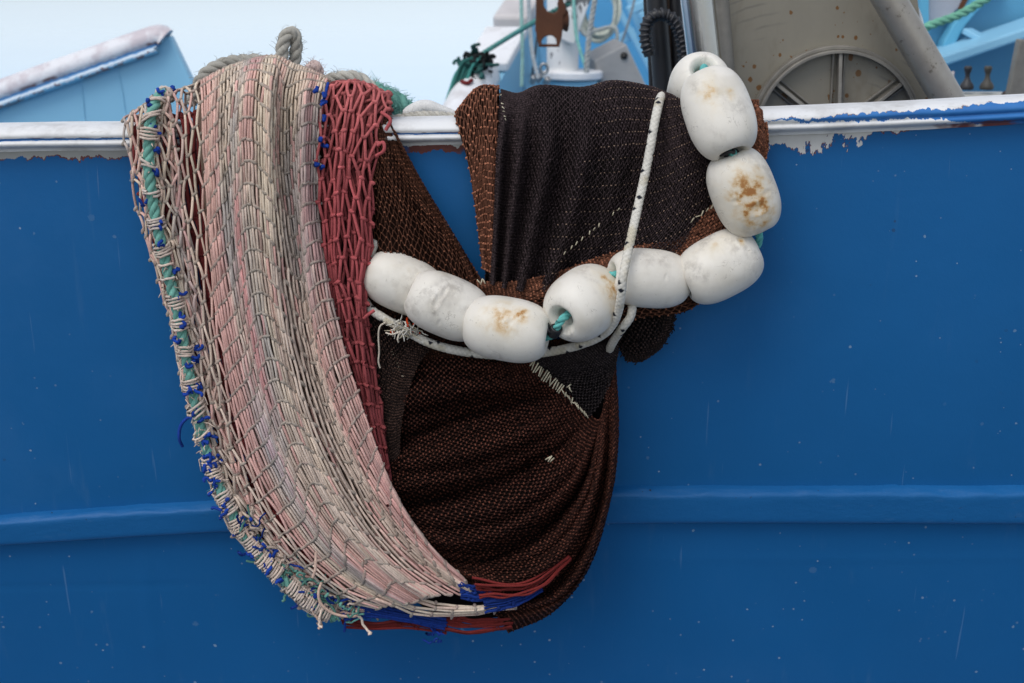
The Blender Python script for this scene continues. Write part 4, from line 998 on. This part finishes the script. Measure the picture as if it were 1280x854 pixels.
Yd = .55
drum = thing('net_drum', B(1040, 300, Yd), 'grey stainless net hauler drum with rust spots and a spoked round hub', 'net drum')
mb = MB()
mb.prism(np.array([B(a, b, Yd + .05) for a, b in [(905, -260), (1118, -260), (1150, 20), (1172, 90), (1215, 260), (905, 260)]]), (0, .03, 0)); mb.build('side_plate', STEEL, drum, False, .004)
ctr = B(1048, 168, Yd); ry = (0, -1, 0)
pxm = np.linalg.norm(B(1049, 168, Yd) - ctr)
def ring(mb, r0, r1, y0, y1, col=(.3, .3, .28), M=120):
    pr = [(y0, r0), (y0, r1), (y1, r1), (y1, r0), (y0, r0)]
    pr = np.array(pr); mb.lathe(pr, M, ctr, (0, 1, 0), col)
mb = MB(); ring(mb, 99 * pxm, 103 * pxm, .012, .05); ring(mb, 103.5 * pxm, 108 * pxm, .026, .05); mb.build('hub_rim', DULL, drum, False, .002)
mb = MB(); mb.lathe(np.array([(.040, 0), (.040, 99 * pxm), (.048, 99 * pxm)]), 96, ctr, (0, 1, 0), (.3, .3, .3)); mb.build('hub_plate', STEEL, drum, False)
for a in (90, 38, 142, 218, 270, 322):
    mb = MB(); d = np.array([math.cos(R_(a)), 0, math.sin(R_(a))])
    mb.beam(ctr + d * 22 * pxm + np.array([0, .012, 0]), ctr + d * 98 * pxm + np.array([0, .030, 0]), 4.5 * pxm, .024, up=(0, 1, 0)); 
    for sgn in (-1, 1):
        sd = np.cross(d, (0, 1, 0)) * sgn
        mb.beam(ctr + d * 22 * pxm + sd * 7 * pxm + np.array([0, .036, 0]), ctr + d * 98 * pxm + sd * 7 * pxm + np.array([0, .036, 0]), 2.5 * pxm, .01, up=(0, 1, 0))
    mb.build('spoke', DULL, drum, False, .001)
mb = MB(); plain(mb, np.array([B(1094, -30, Yd - .04), B(1140, 48, Yd - .04), B(1200, 150, Yd - .04), B(1260, 255, Yd - .04)]), 19.5 * pxm, (.4, .4, .4), 28, 40); mb.build('brace_tube', TUBEM, drum)
mb = MB()
fl_ = curve(np.array([B(1105, -60, Yd + .2), B(1138, -8, Yd + .2), B(1153, 22, Yd + .2), B(1157, 60, Yd + .2), B(1158, 140, Yd + .2)]), 60)
gg = np.stack([fl_ + np.array([-.06, 0, 0]), fl_ + np.array([-.012, -.012, 0]), fl_, fl_ + np.array([.006, .02, 0]), fl_ + np.array([0, .06, 0])]); mb.grid(gg, (.6, .6, .6)); mb.build('flange', STAIN, drum)
mb = MB(); plain(mb, np.array([B(868, -40, Yd - .12), B(872, 0, Yd - .12), B(888, 140, Yd - .12), B(900, 250, Yd - .12)]), 20 * pxm, (.5, .5, .5), 40, 30); mb.build('upright_tube', STAIN, drum)
mb = MB(); plain(mb, np.array([B(896, -40, Yd), B(900, 0, Yd), B(912, 140, Yd), B(922, 250, Yd)]), 11 * pxm, (.5, .5, .5), 24, 30); mb.build('upright_tube', DULL, drum)

# black hydraulic hoses
RUB = vcol_mat('black_rubber', .45, 0, .15)
hose = thing('hydraulic_hoses', B(828, 260, .9), 'bundle of black hydraulic hoses beside the steel tube of the drum', 'hoses')
BK = (.012, .012, .014)
for pts, r, c_ in ([[(818, -40), (822, 20), (826, 70), (830, 130), (834, 250)], 11.5, BK], [[(842, -40), (845, 30), (848, 100), (852, 250)], 8, BK], [[(806, -40), (808, 15), (812, 60), (815, 130), (817, 250)], 3, BK], [[(834, -40), (836, 30), (840, 110), (846, 250)], 4, (.06, .03, .015)], [[(838, -40), (840, 40), (843, 110), (848, 250)], 1.8, (.22, .16, .10)], [[(814, 55), (817, 75), (820, 120), (822, 250)], 2, (.14, .10, .07)]):
    mb = MB(); q = curve(np.array([B(a, b, .9 + .02 * (r < 9)) for a, b in pts]), 60); plain(mb, q, r * .00192, c_, 16, 60); mb.build('hose', RUB, hose)
mb = MB(); q = curve(np.array([B(a, b, .84) for a, b in [(812, 70), (807, 50), (808, 32), (814, 22), (826, 18), (838, 22), (846, 32), (852, 50), (856, 80)]]), 240)
plain(mb, q, .0115 * (1 + .05 * np.sign(np.sin(np.linspace(0, 13 * 6.28, 240)))), BK, 14, 240)
t_, a_, b_ = frames(q)
for i in range(8, 236, 11):
    an = np.arange(25) * 2 * math.pi / 24
    mb.tubes((q[i] + .0115 * (a_[i] * np.cos(an)[:, None] + b_[i] * np.sin(an)[:, None]) + t_[i] * (an / 6.283 * .006)[:, None])[None], .0030, (.028, .028, .032), M=6)
mb.build('spiral_guard', RUB, hose)

# foredeck bulwark in the middle, with post, block, coil, box
mid = thing('moored_boat', B(700, 330, 2.4), 'light blue boat lying behind, its white capped bulwark running away from the black net', 'boat')
def quad(mb, pts, ext, col=(.5, .5, .5)): mb.prism(np.array(pts), ext, col)
def cap_beam(mb, a, b, w, h): mb.beam(a, b, w, h, (.7, .7, .7))
mb = MB()
a0, a1, am, a2 = B(568, 158, 1.72), B(607, 84, 2.05), B(634, 38, 2.35), B(672, -24, 2.9)
mb = MB(); cap_beam(mb, a1, am, .135, .028); mb.build('cap_rail', WHITEM, mid, False, .006)
mb = MB(); cap_beam(mb, am + np.array([.01, .03, .02]), a2, .115, .05); mb.build('cap_rail', flat_mat('shaded_pinkish_white', (.62, .58, .56), .6, 0, .25, 5), mid, False, .012)  # duller than the front cap; its shade put into the colour
mb = MB(); plain(mb, np.array([a0 + np.array([-.03, -.1, -.03]), a0, (a0 + a1) / 2, a1 + np.array([-.012, -.04, -.022])]), .056, (.7, .7, .7), 24, 20); mb.build('cap_rail', WHITEM, mid, True)
off = np.array([.058, 0, -.016])
mb = MB(); mb.prism(np.array([a0 + off, a1 + off, a2 + off, a2 + off + np.array([.02, 0, -1.1]), a0 + off + np.array([.02, 0, -1.1])]), (-.03, 0, 0)); mb.build('bulwark', CYANM, mid, False)
for f in (.30, .62):
    mb = MB(); c_ = a1 * (1 - f) + a2 * f + off
    mb.prism(np.array([c_ + np.array([0, 0, -.05]), c_ + np.array([.10, 0, -.75]), c_ + np.array([0, 0, -.75])]), (0, .02, 0)); mb.build('bracket', CYANM, mid, False)
mb = MB(); quad(mb, [B(640, 20, 3.6), B(700, -60, 3.6), B(870, -60, 3.6), B(870, 160, 3.6), B(640, 160, 3.6)], (0, .05, 0)); mb.build('inner_bulwark', MIDBLUE, mid, False)
mb = MB()
quad(mb, [B(764, -60, 3.1), B(880, -60, 3.1), B(880, 160, 3.1), B(834, 160, 3.1), B(826, 110, 3.1), B(790, 20, 3.1)], (0, .04, 0)); mb.build('side_panel', CYANM, mid, False)
mb = MB()
for p0, p1, w in (((784, 14), (812, 3), .03), ((770, 52), (794, 40), .035), ((798, 20), (850, -5), .025)):
    mb.beam(B(*p0, 3.02), B(*p1, 3.02), .06, w, up=(0, 0, 1))
mb.beam(B(745, -40, 2.98), B(832, 122, 2.98), .02, .05, up=(0, 1, 0)); mb.build('stiffener', CYANM, mid, False, .004)
mb = MB(); quad(mb, [B(600, 108, 2.6), B(900, 108, 2.6), B(900, 118, 2.4), B(600, 118, 2.4)], (0, 0, -.6)); mb.build('foredeck', CYANM, mid, False)
# white post
m = NT('post_paint')
c = m.mix(m.math('MULTIPLY', m.noise(6, 5, .6, m.obj()), .3), (.76, .76, .75), (.58, .56, .52))
pn = m.noise(7, 6, .6, m.obj((1.6, 1, .8), (.7, .2, .43)))
c = m.mix(m.step(pn, .53, .545), c, m.mix(m.noise(20, 3, .6, m.obj()), (.10, .10, .11), (.24, .23, .23)))
c = m.mix(m.step(m.noise(15, 5, .7, m.obj((1, 1, .6), (3, 3, 1))), .67, .7), c, (.30, .12, .03))
m.bump(m.noise(30, 4, .6, m.obj()), .2, .002); POSTM = m.out(c, .5)
mb = MB(); plain(mb, np.array([B(704, -40, 2.2), B(704, 30, 2.2), B(703, 90, 2.2)]), .049, (.7, .7, .7), 32, 20); mb.build('post', POSTM, mid)
mb = MB(); bc_ = B(716, 88, 2.2); mb.lathe(np.array([(0, 0), (0, .085), (-.004, .092), (-.022, .092), (-.026, .085), (-.03, .0)]), 40, bc_ , (0, 0, 1), (.7, .7, .7), ref=(0, 1, 0)); mb.build('base_plate', WHITEM, mid, False, .002)
mb = MB(); mb.lathe(np.array([(-.03, .075), (-.3, .075)]), 40, bc_, (0, 0, 1), CYAN, ref=(0, 1, 0)); mb.build('pedestal', CYANM, mid)
mb = MB()
mb.beam(B(708, 52, 2.15), B(742, -40, 2.15), .048, .048, (.7, .7, .7), up=(0, 1, 0)); mb.build('stay', POSTM, mid, False, .004)
# shackle and bolts beside the post
GAL = flat_mat('galvanised', (.42, .42, .41), .35, .9, .2, 20, .1)
sh = thing('shackle', B(680, 92, 2.05), 'galvanised shackle at the foot of the white post', 'shackle')
mb = MB(); an = np.linspace(0, 2 * math.pi, 40); cs = B(680, 86, 2.05)
plain(mb, cs + np.stack([.011 * np.cos(an), 0 * an, .014 * np.sin(an)], 1), .0045, (.3, .3, .3), 10, 40); mb.build('bow', GAL, sh)
mb = MB()
for px, py in ((667, 99), (674, 97), (684, 101)): mb.lathe(np.array([(-.014, .0), (-.014, .010), (.008, .010), (.012, .006), (.012, 0)]), 12, B(px, py, 2.0), (.3, -.6, .7), (.3, .3, .3))
mb.build('bolt', GAL, sh, False, .001)
# rusty pulley block
m = NT('rusty_iron')
c = m.mix(m.noise(14, 6, .65, m.obj((1, 1, .6))), (.045, .02, .014), (.17, .065, .028)); m.bump(m.noise(60, 5, .65, m.obj()), .4, .003); RUST = m.out(c, .8, .1, .3)
pb = thing('pulley_block', B(690, 30, 1.7), 'rusty brown pulley block hanging in front of the white post', 'pulley block')
Yp = 1.7
OUTL = [(670, -30), (677, -30), (680, 8), (685, 15), (692, 17), (698, 14), (697, 5), (701, -10), (706, -10), (704, 2), (708, 9), (707, 17), (704, 20), (704, 34), (702, 48), (699, 59), (695.5, 59), (696, 54), (695, 49), (691, 45), (686, 44.5), (680, 47), (677, 51), (677.5, 58), (674, 58.5), (672, 50), (669, 38), (670, 20)]
mb = MB(); mb.prism(np.array([B(a, b, Yp) for a, b in OUTL]), (0, .035, 0)); mb.build('cheek_plate', RUST, pb, False, .003)
mb = MB(); mb.beam(B(673, 57, Yp + .015), B(699, 57, Yp + .015), .012, .008); mb.build('becket_bar', RUST, pb, False, .002)
mb = MB(); mb.lathe(np.array([(-.012, 0), (-.012, .030), (0, .024), (.012, .030), (.012, 0)]), 28, B(703, 26, Yp + .03), (1, .2, 0), (.05, .03, .02)); mb.build('sheave', RUST, pb)
# lines
WROPE = np.array([.55, .58, .55])
def line_thing(label, pts, y, r, col, name='rope_line', n=60):
    q = curve(np.array([B(a, b, y_) for (a, b), y_ in zip(pts, np.broadcast_to(y, len(pts)))]), n); mb = MB(); twisted(mb, q, r, r * 5.5, col, M=6); return tag(mb.build(name, ROPE), label, 'rope')
line_thing('teal line slanting from the rusty block down to the white bulwark cap', [(712, 4), (672, 25), (630, 50), (600, 69)], [1.72, 1.8, 1.95, 2.0], .0075, (.10, .30, .27))
line_thing('pale green line hanging straight down left of the rusty block', [(651, -30), (652, 20), (653, 70), (652, 108)], 1.95, .0055, (.36, .58, .52))
line_thing('white line curving down between the green line and the white post', [(660, -30), (662, 25), (666, 70), (673, 98)], 1.98, .006, (.6, .62, .62))
line_thing('thin turquoise line slanting to the right foot of the white post', [(716, -20), (720, 40), (726, 66), (733, 88)], 2.12, .005, (.30, .62, .55))
line_thing('grey rope hanging beside the coiled rope with a dark whipped top', [(747, -20), (741, 15), (736, 50), (733, 90)], 2.05, .0085, (.42, .43, .41))
line_thing('dark wire running up behind the rusty block on its left', [(676, -30), (672, 40), (664, 104)], 2.4, .004, (.10, .11, .12))
line_thing('thin grey wire slanting between the rope coil and the black hoses', [(800, -30), (788, 20), (775, 60)], 2.6, .004, (.30, .31, .32))
line_thing('dull orange line crossing low behind the white post', [(640, 100), (690, 92), (740, 98), (775, 104)], 2.45, .006, (.36, .20, .10))
cb = thing('cable_bundle', B(664, 100, 2.9), 'dark blue box standing for a gap, with cables, left of the white post', 'cable bundle')
mb = MB(); mb.box(B(659, 78, 2.9), .055, .05, .16, (.01, .02, .05)); mb.build('dark_gap_box', flat_mat('dark_gap_blue', (.010, .03, .07), .5), cb, False, .006)  # added dark box; darkness of the gap put into its colour
for k in range(3):
    mb = MB(); plain(mb, curve(np.array([B(655 + k * 4, 60, 2.9), B(653 + k * 6, 30, 2.9), B(660 + k * 5, -30, 2.9)]), 30), .005, (.02, .03, .05), 8, 30); mb.build('cable', RUB, cb)
tk = thing('rope_tangle', B(585, 90, 1.9), 'dark green knotted rope tangle tied on the end of the white bulwark cap', 'rope tangle')
mb = MB()
def tang3(mb, c, s, cnt, cols, r):
    for k in range(cnt):
        pts = c + np.cumsum(np.concatenate([rng.normal(0, 1, (1, 3)) * s, rng.normal(0, .8, (6, 3)) * s * np.array([1, 1, .7])]), axis=0)
        mb.tubes(curve(pts, 20)[None], r, cols[int(rng.integers(len(cols)))] * (.6 + .7 * rng.random()), M=5)
tang3(mb, B(600, 74, 1.92), np.array([.008, .008, .007]), 30, [np.array([.012, .014, .014])], .0065)
tang3(mb, B(590, 84, 1.92), np.array([.013, .012, .013]), 34, [np.array([.03, .10, .09]), np.array([.015, .02, .02])], .005)
for k in range(22):
    o1 = rng.normal(0, 5, 2)
    q = curve(np.array([B(596 + o1[0] * .5, 76 + o1[1] * .4, 1.9), B(582 + o1[0], 92 + o1[1], 1.88), B(573 + o1[0], 115 + o1[1], 1.86), B(562 + o1[0] * .8, 142 + o1[1], 1.84)]), 24)
    mb.tubes(q[None], .005, np.array([.05, .22, .19]) * (.5 + .8 * rng.random()), M=5)
mb.build('rope_strands', ROPE, tk)
mb = MB(); mb.tubes(curve(np.array([B(577, 102, 1.84), B(584, 104, 1.82), B(590, 100, 1.84)]), 12)[None], .006, (.16, .02, .02), M=6); mb.build('red_whipping', ROPE, tk)
# coil of rope hung behind the post
co = MB()
for k in range(7):
    an = np.linspace(-.3, 2 * math.pi + .3, 80); cx = B(749 + rng.normal(0, 2), 14 + rng.normal(0, 4), 2.5 - k * .012); rx, rz = .058 + rng.normal(0, .006), .082 + rng.normal(0, .008)
    twisted(co, cx + np.stack([rx * np.cos(an), .01 * np.sin(an * 2), rz * np.sin(an)], 1), .0062, .03, WROPE * np.array([1, 1, .92]) * (.8 + .3 * rng.random()), M=6, seed=k)
twisted(co, curve(np.array([B(725, 36, 2.4), B(732, 44, 2.4), B(740, 40, 2.4), B(762, 34, 2.4), B(770, 36, 2.38), B(772, 55, 2.38)]), 60), .006, .03, WROPE * .8, M=6)
tag(co.build('coiled_rope', ROPE), 'coil of pale rope hung up behind the white post', 'rope')
# grey metal box
m = NT('galvanised_box'); c = m.mix(m.noise(22, 6, .7, m.obj((.6, 1, 1.2))), (.30, .29, .28), (.48, .47, .45)); m.bump(m.noise(60, 4, .6, m.obj()), .15, .002); GBX = m.out(c, .5, .2, .4)
bx = thing('metal_box', B(780, 160, 2.3), 'grey galvanised metal box tilted on deck behind the black net', 'metal box')
mb = MB()
f_ = [B(743, 76, 2.22), B(783, 55, 2.22), B(815, 122, 2.22), B(762, 142, 2.22)]
mb.prism(np.array(f_), (-.030, .11, .012)); mb.build('body', GBX, bx, False, .004)
mb = MB(); mb.lathe(np.array([(-.004, 0), (-.004, .011), (.004, .011)]), 20, B(780, 70, 2.22) + np.array([0, -.001, 0]), (0, 1, -.3), (.005, .005, .005)); mb.build('bolt_hole', RUB, bx)

# right: superstructure, levers, box
TEAL = np.array([.12, .42, .60]); TEALM = flat_mat('teal_blue_paint', TEAL, .45, 0, .12, 3)
DTEAL = flat_mat('shaded_blue_paint', (.10, .33, .50), .45, 0, .15, 3)
ss = thing('deck_house', B(1260, 330, 1.9), 'light blue deck structure with a curved web and sloping beam at far right', 'deck house')
mb = MB(); quad(mb, [B(1160, -120, 1.9), B(1420, -120, 1.9), B(1420, 330, 1.9), B(1160, 330, 1.9)], (0, .05, 0)); mb.build('wall_panel', DTEAL, ss, False)
mb = MB(); mb.beam(B(1120, 89, 1.78), B(1420, -12, 1.78), .20, .028, up=(0, 0, 1)); mb.build('sloping_beam', CYANM, ss, False, .006)
mb = MB()
arc = [(1174, 72), (1180, 52), (1192, 30), (1207, 12), (1226, -6), (1246, -20)]; arc2 = [(1262, -18), (1243, -4), (1222, 14), (1207, 32), (1196, 52), (1190, 68)]
mb.prism(np.array([B(a, b, 1.84) for a, b in arc + arc2]), (0, .055, 0)); mb.build('curved_web', TEALM, ss, False, .004)
mb = MB(); mb.beam(B(1208, 38, 1.84), B(1232, 51, 1.80), .05, .016); mb.build('lug', CYANM, ss, False, .003)
mb = MB(); quad(mb, [B(1162, -60, 1.86), B(1212, -60, 1.86), B(1200, 8, 1.86), B(1186, 20, 1.86), B(1162, 28, 1.86)], (0, .03, 0)); mb.build('grey_plate', flat_mat('grey_plate_paint', (.42, .43, .47), .6), ss, False)
mb = MB(); mb.beam(B(1200, 12, 1.83), B(1210, -8, 1.83), .012, .012); mb.build('rusty_strap', RUST, ss, False)
mb = MB(); quad(mb, [B(1150, -60, 1.82), B(1161, -60, 1.82), B(1161, 60, 1.82), B(1150, 60, 1.82)], (0, .03, 0)); mb.build('edge_post', TEALM, ss, False)
line_thing('green laid rope slanting across the light blue deck structure', [(1140, 42), (1165, 31), (1200, 18), (1240, -6)], 1.6, .0115, (.17, .42, .30))
lb = thing('control_box', B(1215, 180, 1.3), 'white control box holding a row of valve levers behind the gunwale', 'control box')
mb = MB(); mb.box(B(1221, 150, 1.3), .15, .10, .13, (.6, .6, .56)); mb.build('casing', flat_mat('cream_paint', (.50, .49, .44), .6, 0, .2, 12), lb, False, .006)
def lever(px, py, lab):
    c0 = B(px, 112, 1.28); k = .00170
    pr = [(0, 9), (3, 10), (8, 8.5), (12, 5.5), (17, 3.6), (22, 3.6), (27, 5.2), (31, 5.6), (33, 4.2), (33, 0)]
    pr = spline(np.array(pr, float), 40)
    mb = MB(); mb.lathe(np.stack([pr[:, 0] * k, np.maximum(pr[:, 1], 0) * k], 1), 28, c0, (0, 0, 1), (.02, .02, .022), ref=(0, 1, 0))
    o = mb.build('valve_lever', None, lb); return o
RUBG = flat_mat('dark_rubber', (.028, .028, .030), .5, 0, .3, 20); RUBB = flat_mat('worn_dark_rubber', (.065, .06, .048), .6, 0, .3, 20)
l1 = lever(1208, 112, ''); l1.data.materials.append(RUBG); l2 = lever(1233, 112, ''); l2.data.materials.append(RUBB); l2['label'] = 'worn greyer lever'
mb = MB(); mb.lathe(np.array([(0, 0), (0, .009), (.012, .009), (.014, 0)]), 16, B(1188, 108, 1.28), (0, 0, 1), (.5, .02, .02), ref=(0, 1, 0)); mb.build('red_knob', vcol_mat('red_plastic', .4), lb)
mb = MB(); mb.lathe(np.array([(0, .004), (.028, .004), (.029, 0)]), 12, B(1190, 104, 1.28), (0, 0, 1), (.4, .36, .36), ref=(0, 1, 0)); mb.build('thin_lever', vcol_mat('grey_plastic', .4), lb)
mb = MB(); mb.beam(B(1262, 160, 1.2), B(1284, 50, 1.2), .045, .03, up=(0, 1, 0)); tag(mb.build('steel_post', DULL, None, False, .003), 'leaning grey steel post cut by the right edge of the view', 'post')
mb = MB(); an = np.linspace(0, 2 * math.pi, 50); plain(mb, B(1261, 122, 1.25) + np.stack([.015 * np.cos(an), 0 * an, .013 * np.sin(an)], 1), .006, (.03, .012, .010), 10, 50); tag(mb.build('hose_ring', RUB), 'dark hose ring peeping over the gunwale beside the steel post', 'hose')

# ================================================================== WATER, SKY, LIGHT
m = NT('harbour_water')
c = m.mix(m.noise(.35, 4, .6, m.obj((.25, 1, 1))), (.38, .59, .87), (.46, .66, .90))  # pale base colour stands in for sky glare on the water
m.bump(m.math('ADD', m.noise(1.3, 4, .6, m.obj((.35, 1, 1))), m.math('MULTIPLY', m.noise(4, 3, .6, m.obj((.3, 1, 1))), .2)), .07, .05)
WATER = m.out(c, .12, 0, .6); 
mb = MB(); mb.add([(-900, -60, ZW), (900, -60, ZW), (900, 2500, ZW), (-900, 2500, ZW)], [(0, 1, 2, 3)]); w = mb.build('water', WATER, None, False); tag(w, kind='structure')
for (px, py, r) in ((300, 4, .22), (304, 10, .16), (351, 2, .2), (393, 1, .16), (463, 52, .05), (458, 4, .12), (262, 27, .10)):
    pass

mb = MB(); mb.box((0, -8.50, -1.23), 60, 16, .9, (.12, .12, .12)); tag(mb.build('unseen_quay', flat_mat('unseen_quay_asphalt', (.09, .09, .088), .85, 0, .25, 3, .3, 120), None, False, .02), kind='structure')  # unseen quay, added and raised to darken the lower hull
W = bpy.data.worlds.new('World'); SC.world = W; W.use_nodes = True; nt = W.node_tree
sky = nt.nodes.new('ShaderNodeTexSky'); sky.sky_type = 'NISHITA'; sky.sun_disc = False
SE, SA = 57, 212          # sun elevation, and bearing from which it shines (degrees from +Y, clockwise)
sky.sun_elevation = R_(SE); sky.sun_rotation = R_(SA); sky.air_density = 1.0; sky.dust_density = 1.2; sky.ozone_density = 1.0
bg = nt.nodes['Background']; bg.inputs['Strength'].default_value = .13
hv = nt.nodes.new('ShaderNodeHueSaturation'); hv.inputs['Saturation'].default_value = .5
nt.links.new(sky.outputs[0], hv.inputs['Color']); nt.links.new(hv.outputs[0], bg.inputs[0])
sun = bpy.data.lights.new('sun', 'SUN'); sun.energy = .9; sun.angle = R_(34); sun.color = (1, .97, .93)
so = bpy.data.objects.new('sun', sun); COL.objects.link(so)
dv = Vector((math.sin(R_(SA)) * math.cos(R_(SE)), math.cos(R_(SA)) * math.cos(R_(SE)), math.sin(R_(SE))))
so.rotation_euler = dv.to_track_quat('Z', 'Y').to_euler()

cam = bpy.data.cameras.new('camera'); cam.lens = 50; cam.sensor_width = 36; cam.clip_end = 5000; cam.clip_start = .05
cam.dof.use_dof = True; cam.dof.focus_distance = DIST - .06; cam.dof.aperture_fstop = 5.0
co_ = bpy.data.objects.new('camera', cam); COL.objects.link(co_); co_.location = tuple(CAM); co_.rotation_euler = (math.pi / 2 - TH, 0, 0)
SC.camera = co_
SC.view_settings.view_transform = 'Standard'; SC.view_settings.look = 'None'; SC.view_settings.gamma = 1; SC.view_settings.use_curve_mapping = False
SC.view_settings.exposure = .55
SC.cycles.use_denoising = True if hasattr(SC, 'cycles') else None
